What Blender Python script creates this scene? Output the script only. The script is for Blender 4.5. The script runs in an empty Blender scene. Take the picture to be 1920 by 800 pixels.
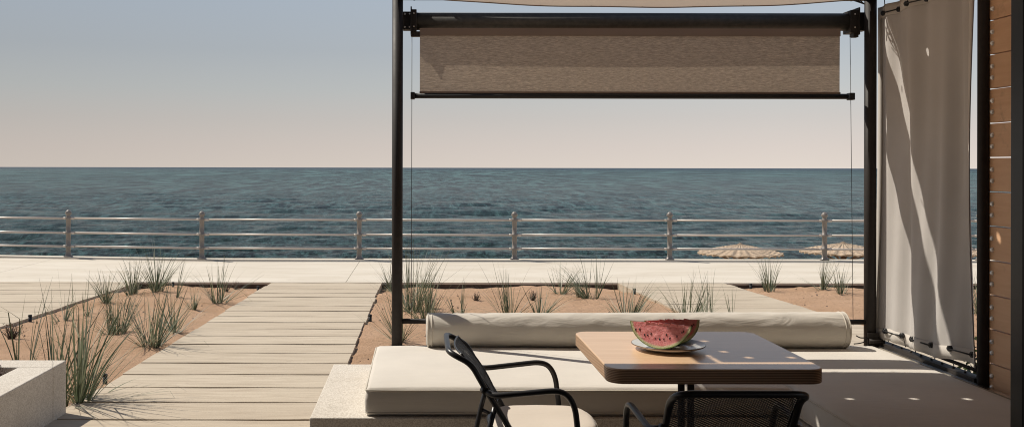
import bpy, bmesh, math, random
import numpy as np
from mathutils import Vector, Matrix, noise
R = math.radians
PI = math.pi
scn = bpy.context.scene
C = scn.collection

# ------------------------------------------------------------------ camera
cam_d = bpy.data.cameras.new('camera')
cam = bpy.data.objects.new('camera', cam_d); C.objects.link(cam)
cam_d.sensor_width = 36.0
cam_d.lens = 33.75
cam_d.shift_x = 170/1920
cam_d.shift_y = -85.8/1920
cam_d.clip_start = 0.05
cam_d.clip_end = 60000
cam.matrix_world = Matrix.Translation((0, 0, 1.5)) @ Matrix.Rotation(R(90), 4, 'X') @ Matrix.Rotation(R(0.104), 4, 'Z')
scn.camera = cam

# ------------------------------------------------------------------ light
AZ, EL = R(29.5), R(52.0)           # shadows run to +x and towards the camera
SUN_TO = Vector((-math.cos(AZ)*math.cos(EL), math.sin(AZ)*math.cos(EL), math.sin(EL)))
sd = bpy.data.lights.new('sun', 'SUN'); sun = bpy.data.objects.new('sun', sd); C.objects.link(sun)
sd.energy = 4.9; sd.angle = R(0.5); sd.color = (1.0, 0.93, 0.82)
sun.rotation_euler = SUN_TO.to_track_quat('Z', 'Y').to_euler()
sun.location = (-6, 4, 9)

w = bpy.data.worlds.new('World'); scn.world = w; w.use_nodes = True
nt = w.node_tree; nt.nodes.clear()
out = nt.nodes.new('ShaderNodeOutputWorld'); bg = nt.nodes.new('ShaderNodeBackground')
sky = nt.nodes.new('ShaderNodeTexSky'); sky.sky_type = 'NISHITA'; sky.sun_disc = False
sky.sun_elevation = EL; sky.sun_rotation = math.atan2(SUN_TO.x, SUN_TO.y)
sky.dust_density = 3.0; sky.air_density = 1.0; sky.ozone_density = 1.5
tc = nt.nodes.new('ShaderNodeTexCoord'); sp = nt.nodes.new('ShaderNodeSeparateXYZ')
rp = nt.nodes.new('ShaderNodeValToRGB')
nt.links.new(tc.outputs['Generated'], sp.inputs[0]); nt.links.new(sp.outputs['Z'], rp.inputs[0])
cr = rp.color_ramp
stops = [(0.0, (.775, .690, .620)), (0.02, (.715, .640, .590)), (0.05, (.61, .575, .55)), (0.08, (.525, .54, .54)), (0.12, (.445, .48, .515)),
         (0.175, (.425, .485, .555)), (0.30, (.27, .32, .41)), (1.0, (.15, .21, .335))]
while len(cr.elements) < len(stops): cr.elements.new(0.5)
for e, (p, c) in zip(cr.elements, stops): e.position = p; e.color = (*c, 1)
sc_ = nt.nodes.new('ShaderNodeVectorMath'); sc_.operation = 'SCALE'; sc_.inputs['Scale'].default_value = 0.075
nt.links.new(sky.outputs[0], sc_.inputs[0])
mx = nt.nodes.new('ShaderNodeMix'); mx.data_type = 'RGBA'; mx.inputs[0].default_value = 0.82
nt.links.new(sc_.outputs[0], mx.inputs[6]); nt.links.new(rp.outputs[0], mx.inputs[7])
# the sky is a little paler towards the open sea on the right, duller in the far left
hz = nt.nodes.new('ShaderNodeMapRange'); hz.inputs[1].default_value = -0.45; hz.inputs[2].default_value = 0.35
hz.inputs[3].default_value = 0.86; hz.inputs[4].default_value = 1.17
nt.links.new(sp.outputs['X'], hz.inputs[0])
ms = nt.nodes.new('ShaderNodeVectorMath'); ms.operation = 'SCALE'
nt.links.new(mx.outputs[2], ms.inputs[0]); nt.links.new(hz.outputs[0], ms.inputs['Scale'])
nt.links.new(ms.outputs[0], bg.inputs[0]); bg.inputs[1].default_value = 1.0
nt.links.new(bg.outputs[0], out.inputs[0])
scn.view_settings.view_transform = 'Standard'; scn.view_settings.look = 'None'
scn.view_settings.exposure = 0.0; scn.view_settings.gamma = 1.0
scn.view_settings.use_curve_mapping = False
scn.cycles.filter_width = 1.05
scn.cycles.use_denoising = True
scn.cycles.adaptive_threshold = .008

# ------------------------------------------------------------------ helpers
class MB:
    def __init__(s): s.v = []; s.f = []; s.m = []; s.s = []
    def add(s, vs, fs, mi=0, smooth=False):
        o = len(s.v); s.v += [tuple(p) for p in vs]
        for f in fs: s.f.append(tuple(i+o for i in f)); s.m.append(mi); s.s.append(smooth)
    def box(s, x0, x1, y0, y1, z0, z1, mi=0, M=None):
        vs = [(x, y, z) for z in (z0, z1) for y in (y0, y1) for x in (x0, x1)]
        if M is not None: vs = [M @ Vector(p) for p in vs]
        s.add(vs, [(0,2,3,1), (4,5,7,6), (0,1,5,4), (2,6,7,3), (0,4,6,2), (1,3,7,5)], mi)
    def bbox(s, x0, x1, y0, y1, z0, z1, b=0.004, mi=0):      # box with chamfered edges
        bm = bmesh.new(); bmesh.ops.create_cube(bm, size=1)
        for v in bm.verts:
            v.co = Vector(((x0+x1)/2+v.co.x*(x1-x0), (y0+y1)/2+v.co.y*(y1-y0), (z0+z1)/2+v.co.z*(z1-z0)))
        bmesh.ops.bevel(bm, geom=bm.edges[:], offset=b, segments=2, profile=0.6, affect='EDGES')
        s.add([v.co.copy() for v in bm.verts], [[v.index for v in f.verts] for f in bm.faces], mi, False); bm.free()
    def tube(s, pts, r, n=12, mi=0, cap=True, closed=False):
        pts = [Vector(p) for p in pts]; k = len(pts)
        rs = r if isinstance(r, (list, tuple)) else [r]*k
        vs = []; up = None
        for i, p in enumerate(pts):
            if closed: t = (pts[(i+1) % k]-pts[i-1])
            else: t = pts[min(i+1, k-1)]-pts[max(i-1, 0)]
            t.normalize()
            if up is None:
                up = Vector((0, 0, 1)) if abs(t.z) < .9 else Vector((1, 0, 0))
            a = up - t*up.dot(t)
            if a.length < 1e-4: a = t.orthogonal()
            a.normalize(); up = a; b = t.cross(a)
            for j in range(n):
                q = 2*PI*j/n
                vs.append(p + (a*math.cos(q)+b*math.sin(q))*rs[i])
        fs = []
        for i in range(k if closed else k-1):
            i2 = (i+1) % k
            for j in range(n):
                fs.append((i*n+j, i*n+(j+1) % n, i2*n+(j+1) % n, i2*n+j))
        s.add(vs, fs, mi, True)
        if cap and not closed:
            o = len(s.v)-len(vs)
            s.f.append(tuple(o+j for j in reversed(range(n)))); s.m.append(mi); s.s.append(False)
            s.f.append(tuple(o+(k-1)*n+j for j in range(n))); s.m.append(mi); s.s.append(False)
    def lathe(s, prof, cx, cy, n=24, mi=0, smooth=True, M=None):
        vs = []; fs = []
        for (r, z) in prof:
            for j in range(n):
                q = 2*PI*j/n; p = Vector((cx+r*math.cos(q), cy+r*math.sin(q), z))
                vs.append(M @ p if M is not None else p)
        for i in range(len(prof)-1):
            for j in range(n):
                fs.append((i*n+j, i*n+(j+1) % n, (i+1)*n+(j+1) % n, (i+1)*n+j))
        s.add(vs, fs, mi, smooth)
    def build(s, name, mats, parent=None, loc=None, sharp=None):
        me = bpy.data.meshes.new(name); me.from_pydata(s.v, [], s.f)
        if not isinstance(mats, (list, tuple)): mats = [mats]
        for m in mats: me.materials.append(m)
        me.polygons.foreach_set('material_index', s.m); me.polygons.foreach_set('use_smooth', s.s)
        me.update()
        o = bpy.data.objects.new(name, me); C.objects.link(o)
        if parent is not None: o.parent = parent
        if loc is not None: o.location = loc
        return o

def tag(o, label=None, cat=None, group=None, kind=None):
    if label: o['label'] = label
    if cat: o['category'] = cat
    if group: o['group'] = group
    if kind: o['kind'] = kind
    return o
def empty(name, loc, rz=0):
    o = bpy.data.objects.new(name, None); C.objects.link(o); o.location = loc; o.rotation_euler = (0, 0, rz)
    o.empty_display_size = 0.1
    return o
def copy_tree(o, parent=None):
    c = o.copy(); C.objects.link(c)
    if parent is not None: c.parent = parent
    for ch in [x for x in bpy.data.objects if x.parent == o]: copy_tree(ch, c)
    return c
def bend(pts, r, n=6):
    """round the corners of a polyline"""
    pts = [Vector(p) for p in pts]; o = [pts[0]]
    for i in range(1, len(pts)-1):
        a, b, c = pts[i-1], pts[i], pts[i+1]
        rr = r if not isinstance(r, (list, tuple)) else r[i-1]
        d1 = min(rr, (a-b).length*.48); d2 = min(rr, (c-b).length*.48)
        p = b+(a-b).normalized()*d1; q = b+(c-b).normalized()*d2
        for k in range(n+1):
            t = k/n; o.append(p*(1-t)**2+b*2*t*(1-t)+q*t*t)
    o.append(pts[-1]); return o

# ------------------------------------------------------------------ materials
def mat(name):
    m = bpy.data.materials.new(name); m.use_nodes = True
    t = m.node_tree; b = t.nodes['Principled BSDF']
    return m, t, b
def N(t, typ, **kw):
    n = t.nodes.new(typ)
    for k, v in kw.items(): setattr(n, k, v)
    return n
def mapping(t, scale=(1, 1, 1), coord='Object', rot=(0, 0, 0)):
    c = N(t, 'ShaderNodeTexCoord'); m = N(t, 'ShaderNodeMapping')
    m.inputs['Scale'].default_value = scale; m.inputs['Rotation'].default_value = rot
    t.links.new(c.outputs[coord], m.inputs[0]); return m.outputs[0]
def nz(t, vec, scale, detail=4, rough=.55, dist=0):
    n = N(t, 'ShaderNodeTexNoise'); n.inputs['Scale'].default_value = scale
    n.inputs['Detail'].default_value = detail; n.inputs['Roughness'].default_value = rough
    n.inputs['Distortion'].default_value = dist
    t.links.new(vec, n.inputs['Vector']); return n.outputs['Fac']
def ramp(t, fac, stops):
    r = N(t, 'ShaderNodeValToRGB'); e = r.color_ramp.elements
    while len(e) < len(stops): e.new(.5)
    for x, (p, c) in zip(e, stops): x.position = p; x.color = (*c, 1) if len(c) == 3 else c
    t.links.new(fac, r.inputs[0]); return r.outputs[0]
def mixc(t, fac, a, b, mode='MIX'):
    m = N(t, 'ShaderNodeMix', data_type='RGBA', blend_type=mode)
    if isinstance(fac, float): m.inputs[0].default_value = fac
    else: t.links.new(fac, m.inputs[0])
    for i, x in ((6, a), (7, b)):
        if isinstance(x, tuple): m.inputs[i].default_value = (*x, 1)
        else: t.links.new(x, m.inputs[i])
    return m.outputs[2]
def math_(t, op, a, b=None):
    m = N(t, 'ShaderNodeMath', operation=op)
    for i, x in ((0, a), (1, b)):
        if x is None: continue
        if isinstance(x, (int, float)): m.inputs[i].default_value = x
        else: t.links.new(x, m.inputs[i])
    return m.outputs[0]
def bump(t, b, h, strength, dist=.01, prev=None):
    n = N(t, 'ShaderNodeBump'); n.inputs['Strength'].default_value = strength; n.inputs['Distance'].default_value = dist
    t.links.new(h, n.inputs['Height'])
    if prev is not None: t.links.new(prev, n.inputs['Normal'])
    t.links.new(n.outputs[0], b.inputs['Normal']); return n.outputs[0]
def g(v): return ((v/255)/12.92 if v/255 <= .04045 else ((v/255+.055)/1.055)**2.4)

def m_metal(name, col, rough=.4, metallic=0.0, spec=.5, spot=.15):
    m, t, b = mat(name)
    v = mapping(t); f = nz(t, v, 35, 5)
    c = ramp(t, f, [(.3, tuple(x*(1-spot) for x in col)), (.7, tuple(x*(1+spot) for x in col))])
    t.links.new(c, b.inputs['Base Color'])
    f2 = nz(t, v, 9, 3)
    rr = N(t, 'ShaderNodeMapRange'); rr.inputs[3].default_value = rough*.8; rr.inputs[4].default_value = rough*1.25
    t.links.new(f2, rr.inputs[0]); t.links.new(rr.outputs[0], b.inputs['Roughness'])
    b.inputs['Metallic'].default_value = metallic; b.inputs['Specular IOR Level'].default_value = spec
    f3 = nz(t, v, 400, 2); bump(t, b, f3, .12, .001)
    return m
M_post = m_metal('dark_bronze_paint', (.024, .019, .016), .58, spec=.3)
M_chair = m_metal('charcoal_powder_coat', (.016, .016, .018), .36, spec=.6)
M_tube = m_metal('grey_bronze_tube', (.045, .042, .036), .5, spec=.6, spot=.3)
M_black = m_metal('black_plastic', (.009, .009, .010), .5)
M_steel = m_metal('bright_steel', (.62, .60, .57), .25, 1.0)
M_bolt = m_metal('galvanised_dome', (.88, .88, .86), .22, .25, .9)
M_rail = m_metal('grey_enamel', (.20, .175, .155), .38, 0.0, .5, .10)
M_railbar = m_metal('pale_enamel', (.50, .44, .39), .32, 0.0, .6, .08)
M_frame = m_metal('door_frame_paint', (.010, .012, .014), .35)

def m_fabric(name, col, weave=900, wr=.25, trans=0.0, tcol=None, wrinkle=0.0):
    m, t, b = mat(name)
    v = mapping(t)
    f = nz(t, v, 3.0, 4); c0 = ramp(t, f, [(.3, tuple(x*.93 for x in col)), (.7, tuple(min(1, x*1.04) for x in col))])
    wv = N(t, 'ShaderNodeTexWave', bands_direction='X'); wv.inputs['Scale'].default_value = weave/6
    wv.inputs['Distortion'].default_value = 1.5; t.links.new(v, wv.inputs[0])
    wh = N(t, 'ShaderNodeTexWave', bands_direction='Y'); wh.inputs['Scale'].default_value = weave/6
    wh.inputs['Distortion'].default_value = 1.5; t.links.new(v, wh.inputs[0])
    ww = math_(t, 'MULTIPLY', wv.outputs[1], wh.outputs[1])
    fine = nz(t, v, weave, 2)
    c1 = mixc(t, math_(t, 'MULTIPLY', fine, wr), c0, tuple(x*.62 for x in col))
    t.links.new(c1, b.inputs['Base Color'])
    b.inputs['Roughness'].default_value = .9; b.inputs['Specular IOR Level'].default_value = .15
    b.inputs['Sheen Weight'].default_value = .15
    prev = None
    if wrinkle:
        vv = mapping(t, (1.0, 3.0, 3.0)); n2 = nz(t, vv, 4.0, 3, .5, 1.2)
        prev = bump(t, b, n2, wrinkle, .03)
    bump(t, b, math_(t, 'ADD', ww, fine), .25, .0008, prev)
    if trans:
        tr = N(t, 'ShaderNodeBsdfTranslucent'); t.links.new(c1, tr.inputs[0])
        if tcol: tr.inputs[0].default_value = (*tcol, 1); t.links.remove(tr.inputs[0].links[0])
        mixs = N(t, 'ShaderNodeMixShader'); mixs.inputs[0].default_value = trans
        o = t.nodes['Material Output']
        t.links.new(b.outputs[0], mixs.inputs[1]); t.links.new(tr.outputs[0], mixs.inputs[2]); t.links.new(mixs.outputs[0], o.inputs[0])
    return m
M_cush = m_fabric('cream_cushion_fabric', (.645, .60, .535), 700, .22, wrinkle=.12)
M_pad = m_fabric('rosy_cream_pad', (.62, .545, .465), 700, .22, wrinkle=.12)
M_bol = m_fabric('cream_bolster_fabric', (.60, .555, .485), 700, .22, wrinkle=.30)
M_pipe = m_fabric('cream_piping', (.60, .55, .47), 900, .2)
M_curt = m_fabric('pale_awning_canvas', (.50, .47, .44), 900, .15, .05, (.50, .45, .39))
M_roof = m_fabric('roof_canvas', (.52, .44, .36), 900, .15, .34, (.60, .49, .40))
M_hem = m_fabric('brown_hem_tape', (.26, .20, .165), 900, .15)

def m_blind():
    m, t, b = mat('woven_screen_fabric')
    v = mapping(t, (.4, 1, 3.4)); f = nz(t, v, 75, 5, .88)
    v2 = mapping(t, (1, 1, 1)); f2 = nz(t, v2, 2.2, 4)
    vs = mapping(t, (14, 1, .5)); f3 = nz(t, vs, 2.0, 2)
    c = ramp(t, f, [(.36, (.22, .195, .17)), (.5, (.46, .41, .355)), (.64, (.80, .73, .64))])
    c = mixc(t, math_(t, 'MULTIPLY', f2, .5), c, (.42, .375, .325))
    c = mixc(t, math_(t, 'MULTIPLY', f3, .25), c, (.38, .345, .375))
    t.links.new(c, b.inputs['Base Color']); b.inputs['Roughness'].default_value = .8
    tr = N(t, 'ShaderNodeBsdfTranslucent')
    c2 = mixc(t, 1.0, c, (1.0, .90, .78), 'MULTIPLY'); t.links.new(c2, tr.inputs[0])
    ms_ = N(t, 'ShaderNodeMixShader'); ms_.inputs[0].default_value = .26
    o = t.nodes['Material Output']
    t.links.new(b.outputs[0], ms_.inputs[1]); t.links.new(tr.outputs[0], ms_.inputs[2]); t.links.new(ms_.outputs[0], o.inputs[0])
    bump(t, b, f, .5, .001)
    return m
M_blind = m_blind()

def m_concrete(name, a, b_, scale=1.0, streak=(1, 3, 1), speck=0.0, bs=.25):
    m, t, b = mat(name)
    v = mapping(t, streak); f = nz(t, v, 1.1*scale, 8, .62, .6)
    c = ramp(t, f, [(.28, a), (.62, b_)])
    v2 = mapping(t); f2 = nz(t, v2, 60, 4, .6)
    c = mixc(t, math_(t, 'MULTIPLY', f2, .28), c, tuple(x*.72 for x in a))
    # small scattered stains
    f4 = nz(t, v2, 3.3, 6, .7); st = ramp(t, f4, [(.60, (0, 0, 0)), (.78, (1, 1, 1))])
    c = mixc(t, math_(t, 'MULTIPLY', st, .35), c, tuple(x*.55 for x in a))
    if speck:
        vo = N(t, 'ShaderNodeTexVoronoi'); vo.inputs['Scale'].default_value = 190; t.links.new(v2, vo.inputs['Vector'])
        k = ramp(t, vo.outputs['Color'], [(.35, (0, 0, 0)), (.75, (1, 1, 1))])
        c = mixc(t, math_(t, 'MULTIPLY', k, speck), c, (.20, .15, .10))
        vo2 = N(t, 'ShaderNodeTexVoronoi'); vo2.inputs['Scale'].default_value = 110; t.links.new(v2, vo2.inputs['Vector'])
        k2 = ramp(t, vo2.outputs['Distance'], [(.12, (1, 1, 1)), (.26, (0, 0, 0))])
        c = mixc(t, math_(t, 'MULTIPLY', k2, speck*.7), c, (.82, .76, .68))
    t.links.new(c, b.inputs['Base Color']); b.inputs['Roughness'].default_value = .85
    b.inputs['Specular IOR Level'].default_value = .25
    h = math_(t, 'ADD', f2, math_(t, 'MULTIPLY', f, 2.0)); bump(t, b, h, bs, .006)
    return m
M_prom = m_concrete('promenade_concrete', (.54, .475, .385), (.66, .60, .51), 1.0, (.5, 1.6, 1))
M_agg = m_concrete('exposed_aggregate', (.60, .545, .47), (.70, .65, .575), 2.0, (1, 1, 1), .38, .35)
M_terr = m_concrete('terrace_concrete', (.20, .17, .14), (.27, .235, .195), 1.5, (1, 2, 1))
M_wall = m_concrete('render_wall', (.10, .08, .065), (.14, .12, .10), 1.5, (1, 1, 1))
M_sea_wall = m_concrete('sea_wall_concrete', (.3, .27, .23), (.4, .36, .3), 1.5, (1, 1, 1))

def m_plank(name, a, b_, dark):
    m, t, b = mat(name)
    geo = N(t, 'ShaderNodeNewGeometry')
    v = mapping(t, (.55, 5.0, 5)); f = nz(t, v, 2.6, 7, .62, 1.2)
    c = ramp(t, f, [(.25, a), (.6, b_)])
    rnd = geo.outputs['Random Per Island']
    c = mixc(t, math_(t, 'MULTIPLY', rnd, .30), c, dark)
    # knots and small dents
    v3 = mapping(t, (1.6, 4.5, 4)); f3 = nz(t, v3, 2.1, 5, .65)
    k = ramp(t, f3, [(.63, (0, 0, 0)), (.80, (1, 1, 1))])
    c = mixc(t, math_(t, 'MULTIPLY', k, .5), c, (.26, .21, .16))
    v2 = mapping(t); f2 = nz(t, v2, 90, 4, .65)
    c = mixc(t, math_(t, 'MULTIPLY', f2, .40), c, tuple(x*.60 for x in a))
    f5 = nz(t, mapping(t, (3, 9, 3)), 1.3, 6, .75, 2.5); k5 = ramp(t, f5, [(.60, (0, 0, 0)), (.70, (1, 1, 1))])
    c = mixc(t, math_(t, 'MULTIPLY', k5, .55), c, (.22, .18, .14))
    t.links.new(c, b.inputs['Base Color']); b.inputs['Roughness'].default_value = .82
    b.inputs['Specular IOR Level'].default_value = .22
    h = math_(t, 'ADD', math_(t, 'MULTIPLY', f, 2.2), f2); bump(t, b, h, .32, .008)
    return m
M_plank = m_plank('weathered_plank', (.41, .335, .25), (.60, .515, .40), (.39, .31, .225))

def m_sand():
    m, t, b = mat('bed_sand')
    v = mapping(t); f = nz(t, v, 1.4, 6, .6); f2 = nz(t, v, 260, 3, .7); f3 = nz(t, v, 22, 5, .65)
    c = ramp(t, f, [(.3, (.58, .365, .225)), (.7, (.72, .475, .315))])
    c = mixc(t, math_(t, 'MULTIPLY', f2, .35), c, (.36, .23, .15))
    k = ramp(t, f3, [(.62, (0, 0, 0)), (.75, (1, 1, 1))])
    c = mixc(t, math_(t, 'MULTIPLY', k, .6), c, (.26, .16, .105))
    t.links.new(c, b.inputs['Base Color']); b.inputs['Roughness'].default_value = .95; b.inputs['Specular IOR Level'].default_value = .1
    h = math_(t, 'ADD', math_(t, 'MULTIPLY', f3, 3.0), f2); p = bump(t, b, h, .9, .02)
    return m
M_sand = m_sand()
def m_simple(name, col, col2, scale=6, rough=.8, bs=.2, bd=.01, stretch=(1, 1, 1)):
    m, t, b = mat(name); v = mapping(t, stretch); f = nz(t, v, scale, 6, .6)
    c = ramp(t, f, [(.3, col), (.7, col2)]); t.links.new(c, b.inputs['Base Color'])
    b.inputs['Roughness'].default_value = rough; bump(t, b, f, bs, bd); return m
M_beach = m_simple('beach_sand', (.42, .33, .23), (.52, .43, .31), 2)
M_soil = m_simple('planter_soil', (.10, .065, .045), (.2, .13, .09), 30, .95, .8, .02)
M_stone = m_simple('pebble', (.10, .065, .045), (.26, .18, .13), 20)
M_edge = m_simple('rusty_edging', (.05, .032, .022), (.09, .06, .042), 15)

def m_blade(name, cols, rough=.5):
    m, t, b = mat(name); geo = N(t, 'ShaderNodeNewGeometry')
    c = ramp(t, geo.outputs['Random Per Island'], cols)
    t.links.new(c, b.inputs['Base Color']); b.inputs['Roughness'].default_value = rough
    tr = N(t, 'ShaderNodeBsdfTranslucent'); t.links.new(c, tr.inputs[0])
    ms_ = N(t, 'ShaderNodeMixShader'); ms_.inputs[0].default_value = .22; o = t.nodes['Material Output']
    t.links.new(b.outputs[0], ms_.inputs[1]); t.links.new(tr.outputs[0], ms_.inputs[2]); t.links.new(ms_.outputs[0], o.inputs[0])
    return m
M_blade = m_blade('grass_blade', [(0, (.04, .055, .028)), (.35, (.11, .14, .075)), (.7, (.25, .275, .18)), (1, (.46, .46, .35))])
M_straw = m_blade('dry_blade', [(0, (.30, .22, .12)), (.5, (.42, .33, .2)), (1, (.5, .42, .28))])
M_twig = m_blade('dry_twig', [(0, (.06, .04, .03)), (.6, (.14, .09, .06)), (1, (.22, .16, .11))])
M_leaf = m_blade('shrub_leaf', [(0, (.035, .055, .02)), (.5, (.08, .11, .035)), (1, (.16, .18, .06))])

def m_sea():
    m, t, b = mat('sea_water')
    c = N(t, 'ShaderNodeTexCoord')
    sepp = N(t, 'ShaderNodeSeparateXYZ'); t.links.new(c.outputs['Object'], sepp.inputs[0])
    v0 = mapping(t, (.030, .085, 1), rot=(0, 0, R(5))); v1 = mapping(t, (.30, .80, 1), rot=(0, 0, R(-8)))
    f0 = nz(t, v0, 1.0, 14, .74, .3); f1 = nz(t, v1, 1.0, 9, .68, .4)
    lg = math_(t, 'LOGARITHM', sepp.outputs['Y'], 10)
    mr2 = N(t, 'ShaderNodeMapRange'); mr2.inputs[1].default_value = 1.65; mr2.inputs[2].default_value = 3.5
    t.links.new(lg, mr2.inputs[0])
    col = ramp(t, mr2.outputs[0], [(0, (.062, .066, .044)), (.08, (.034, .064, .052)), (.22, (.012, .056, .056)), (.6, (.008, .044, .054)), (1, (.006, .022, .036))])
    fp = nz(t, mapping(t, (.012, .04, 1)), 1.0, 5, .6)
    k = ramp(t, fp, [(.42, (0, 0, 0)), (.62, (1, 1, 1))])
    col = mixc(t, math_(t, 'MULTIPLY', k, .6), col, (.010, .060, .058))
    acc = None        # sky reflections on facets painted into colour: small close in, long bands far out
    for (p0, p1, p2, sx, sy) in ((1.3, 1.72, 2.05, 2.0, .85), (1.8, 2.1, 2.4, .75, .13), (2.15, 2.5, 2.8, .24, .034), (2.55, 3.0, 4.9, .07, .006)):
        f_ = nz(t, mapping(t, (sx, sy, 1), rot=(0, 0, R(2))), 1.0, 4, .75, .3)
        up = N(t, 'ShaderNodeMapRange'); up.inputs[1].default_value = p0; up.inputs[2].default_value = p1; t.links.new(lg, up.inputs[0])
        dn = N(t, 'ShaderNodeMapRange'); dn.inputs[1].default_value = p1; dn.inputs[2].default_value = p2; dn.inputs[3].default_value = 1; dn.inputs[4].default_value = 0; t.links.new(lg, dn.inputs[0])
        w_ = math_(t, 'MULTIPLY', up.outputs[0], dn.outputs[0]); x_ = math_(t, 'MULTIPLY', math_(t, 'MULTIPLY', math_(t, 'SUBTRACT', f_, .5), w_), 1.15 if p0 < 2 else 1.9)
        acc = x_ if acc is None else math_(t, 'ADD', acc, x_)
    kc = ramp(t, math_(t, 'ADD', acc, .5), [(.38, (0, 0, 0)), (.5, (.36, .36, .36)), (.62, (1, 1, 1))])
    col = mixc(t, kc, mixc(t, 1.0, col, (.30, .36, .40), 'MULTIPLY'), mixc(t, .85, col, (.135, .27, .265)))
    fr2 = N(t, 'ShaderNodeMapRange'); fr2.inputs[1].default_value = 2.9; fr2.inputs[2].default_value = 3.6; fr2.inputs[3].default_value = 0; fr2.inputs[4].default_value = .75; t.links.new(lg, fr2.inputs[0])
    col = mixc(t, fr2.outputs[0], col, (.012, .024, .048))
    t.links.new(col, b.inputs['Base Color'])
    mrr = N(t, 'ShaderNodeMapRange'); mrr.inputs[1].default_value = 1.7; mrr.inputs[2].default_value = 3.2; mrr.inputs[3].default_value = .16; mrr.inputs[4].default_value = .42
    t.links.new(lg, mrr.inputs[0]); t.links.new(mrr.outputs[0], b.inputs['Roughness'])
    b.inputs['IOR'].default_value = 1.33
    b.inputs['Specular IOR Level'].default_value = .42
    f2 = nz(t, mapping(t, (.9, 1.9, 1), rot=(0, 0, R(12))), 1.0, 10, .72, .3)
    h = math_(t, 'ADD', math_(t, 'MULTIPLY', f0, 2.4), math_(t, 'MULTIPLY', f1, 2.0))
    h = math_(t, 'ADD', h, math_(t, 'MULTIPLY', f2, .8))
    bump(t, b, h, 1.0, 1.3)
    return m
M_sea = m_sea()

def m_wood(name, a, b_, axis='X', scale=1.0, rough=.5, coat=0.0, knots=0.0):
    m, t, b = mat(name)
    st = {'X': (1.2, 14, 14), 'Y': (14, 1.2, 14)}[axis]
    v = mapping(t, st); f = nz(t, v, 1.5*scale, 7, .62, 1.0)
    geo = N(t, 'ShaderNodeNewGeometry')
    c = ramp(t, f, [(.25, a), (.7, b_)])
    v2 = mapping(t); f2 = nz(t, v2, 4, 5, .6)
    c = mixc(t, math_(t, 'MULTIPLY', f2, .35), c, tuple(x*.7 for x in a))
    c = mixc(t, math_(t, 'MULTIPLY', geo.outputs['Random Per Island'], .25), c, tuple(x*.75 for x in a))
    if knots:
        f3 = nz(t, v2, 7, 5, .7); k = ramp(t, f3, [(.6, (0, 0, 0)), (.72, (1, 1, 1))])
        c = mixc(t, math_(t, 'MULTIPLY', k, knots), c, tuple(x*.4 for x in a))
    t.links.new(c, b.inputs['Base Color']); b.inputs['Roughness'].default_value = rough
    b.inputs['Coat Weight'].default_value = coat; b.inputs['Coat Roughness'].default_value = .22
    bump(t, b, f, .12, .003)
    return m
M_table = m_wood('oak_veneer', (.67, .435, .25), (.80, .555, .35), 'X', 1.0, .40, .55)
M_wallwood = m_wood('iroko_planks', (.68, .39, .22), (.82, .53, .32), 'Y', 1.0, .5, 0, .35)
def m_ply():
    m, t, b = mat('plywood_edge')
    c = N(t, 'ShaderNodeTexCoord'); s = N(t, 'ShaderNodeSeparateXYZ'); t.links.new(c.outputs['Object'], s.inputs[0])
    w_ = math_(t, 'SINE', math_(t, 'MULTIPLY', s.outputs['Z'], 2*PI/.0062))
    f = nz(t, mapping(t, (6, 6, 60)), 3, 4)
    k = ramp(t, w_, [(.15, (0, 0, 0)), (.6, (1, 1, 1))])
    c1 = mixc(t, k, (.24, .13, .07), (.66, .45, .28)); c1 = mixc(t, math_(t, 'MULTIPLY', f, .4), c1, (.30, .18, .10))
    t.links.new(c1, b.inputs['Base Color']); b.inputs['Roughness'].default_value = .5
    return m
M_ply = m_ply()
def m_thatch():
    m, t, b = mat('woven_reed')
    v = mapping(t); f = nz(t, v, 30, 4, .7); f1 = nz(t, v, 3, 4)
    c = ramp(t, f, [(.3, (.50, .37, .25)), (.65, (.78, .62, .46))])
    c = mixc(t, math_(t, 'MULTIPLY', f1, .3), c, (.35, .24, .15))
    t.links.new(c, b.inputs['Base Color']); b.inputs['Roughness'].default_value = .9
    sx = N(t, 'ShaderNodeSeparateXYZ'); cc = N(t, 'ShaderNodeTexCoord'); t.links.new(cc.outputs['Object'], sx.inputs[0])
    an = math_(t, 'ARCTAN2', sx.outputs['Y'], sx.outputs['X']); cb = N(t, 'ShaderNodeCombineXYZ'); t.links.new(sx.outputs['X'], cb.inputs[0]); t.links.new(sx.outputs['Y'], cb.inputs[1])
    ln = N(t, 'ShaderNodeVectorMath', operation='LENGTH'); t.links.new(cb.outputs[0], ln.inputs[0])
    rg = math_(t, 'SINE', math_(t, 'MULTIPLY', ln.outputs['Value'], 48.0)); sp2 = math_(t, 'SINE', math_(t, 'MULTIPLY', an, 32.0))
    wv = math_(t, 'ADD', math_(t, 'MULTIPLY', rg, .5), math_(t, 'MULTIPLY', sp2, .6)); wv = math_(t, 'ADD', wv, math_(t, 'SUBTRACT', f, .5))
    k = ramp(t, wv, [(.0, (1, 1, 1)), (.55, (0, 0, 0))])
    c = mixc(t, math_(t, 'MULTIPLY', k, .30), c, (.36, .24, .15)); t.links.new(c, b.inputs['Base Color'])
    bump(t, b, math_(t, 'ADD', f, wv), 1.0, .03); return m
M_thatch = m_thatch()
M_pole = m_simple('umbrella_pole_wood', (.13, .08, .05), (.22, .14, .09), 8)

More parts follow.
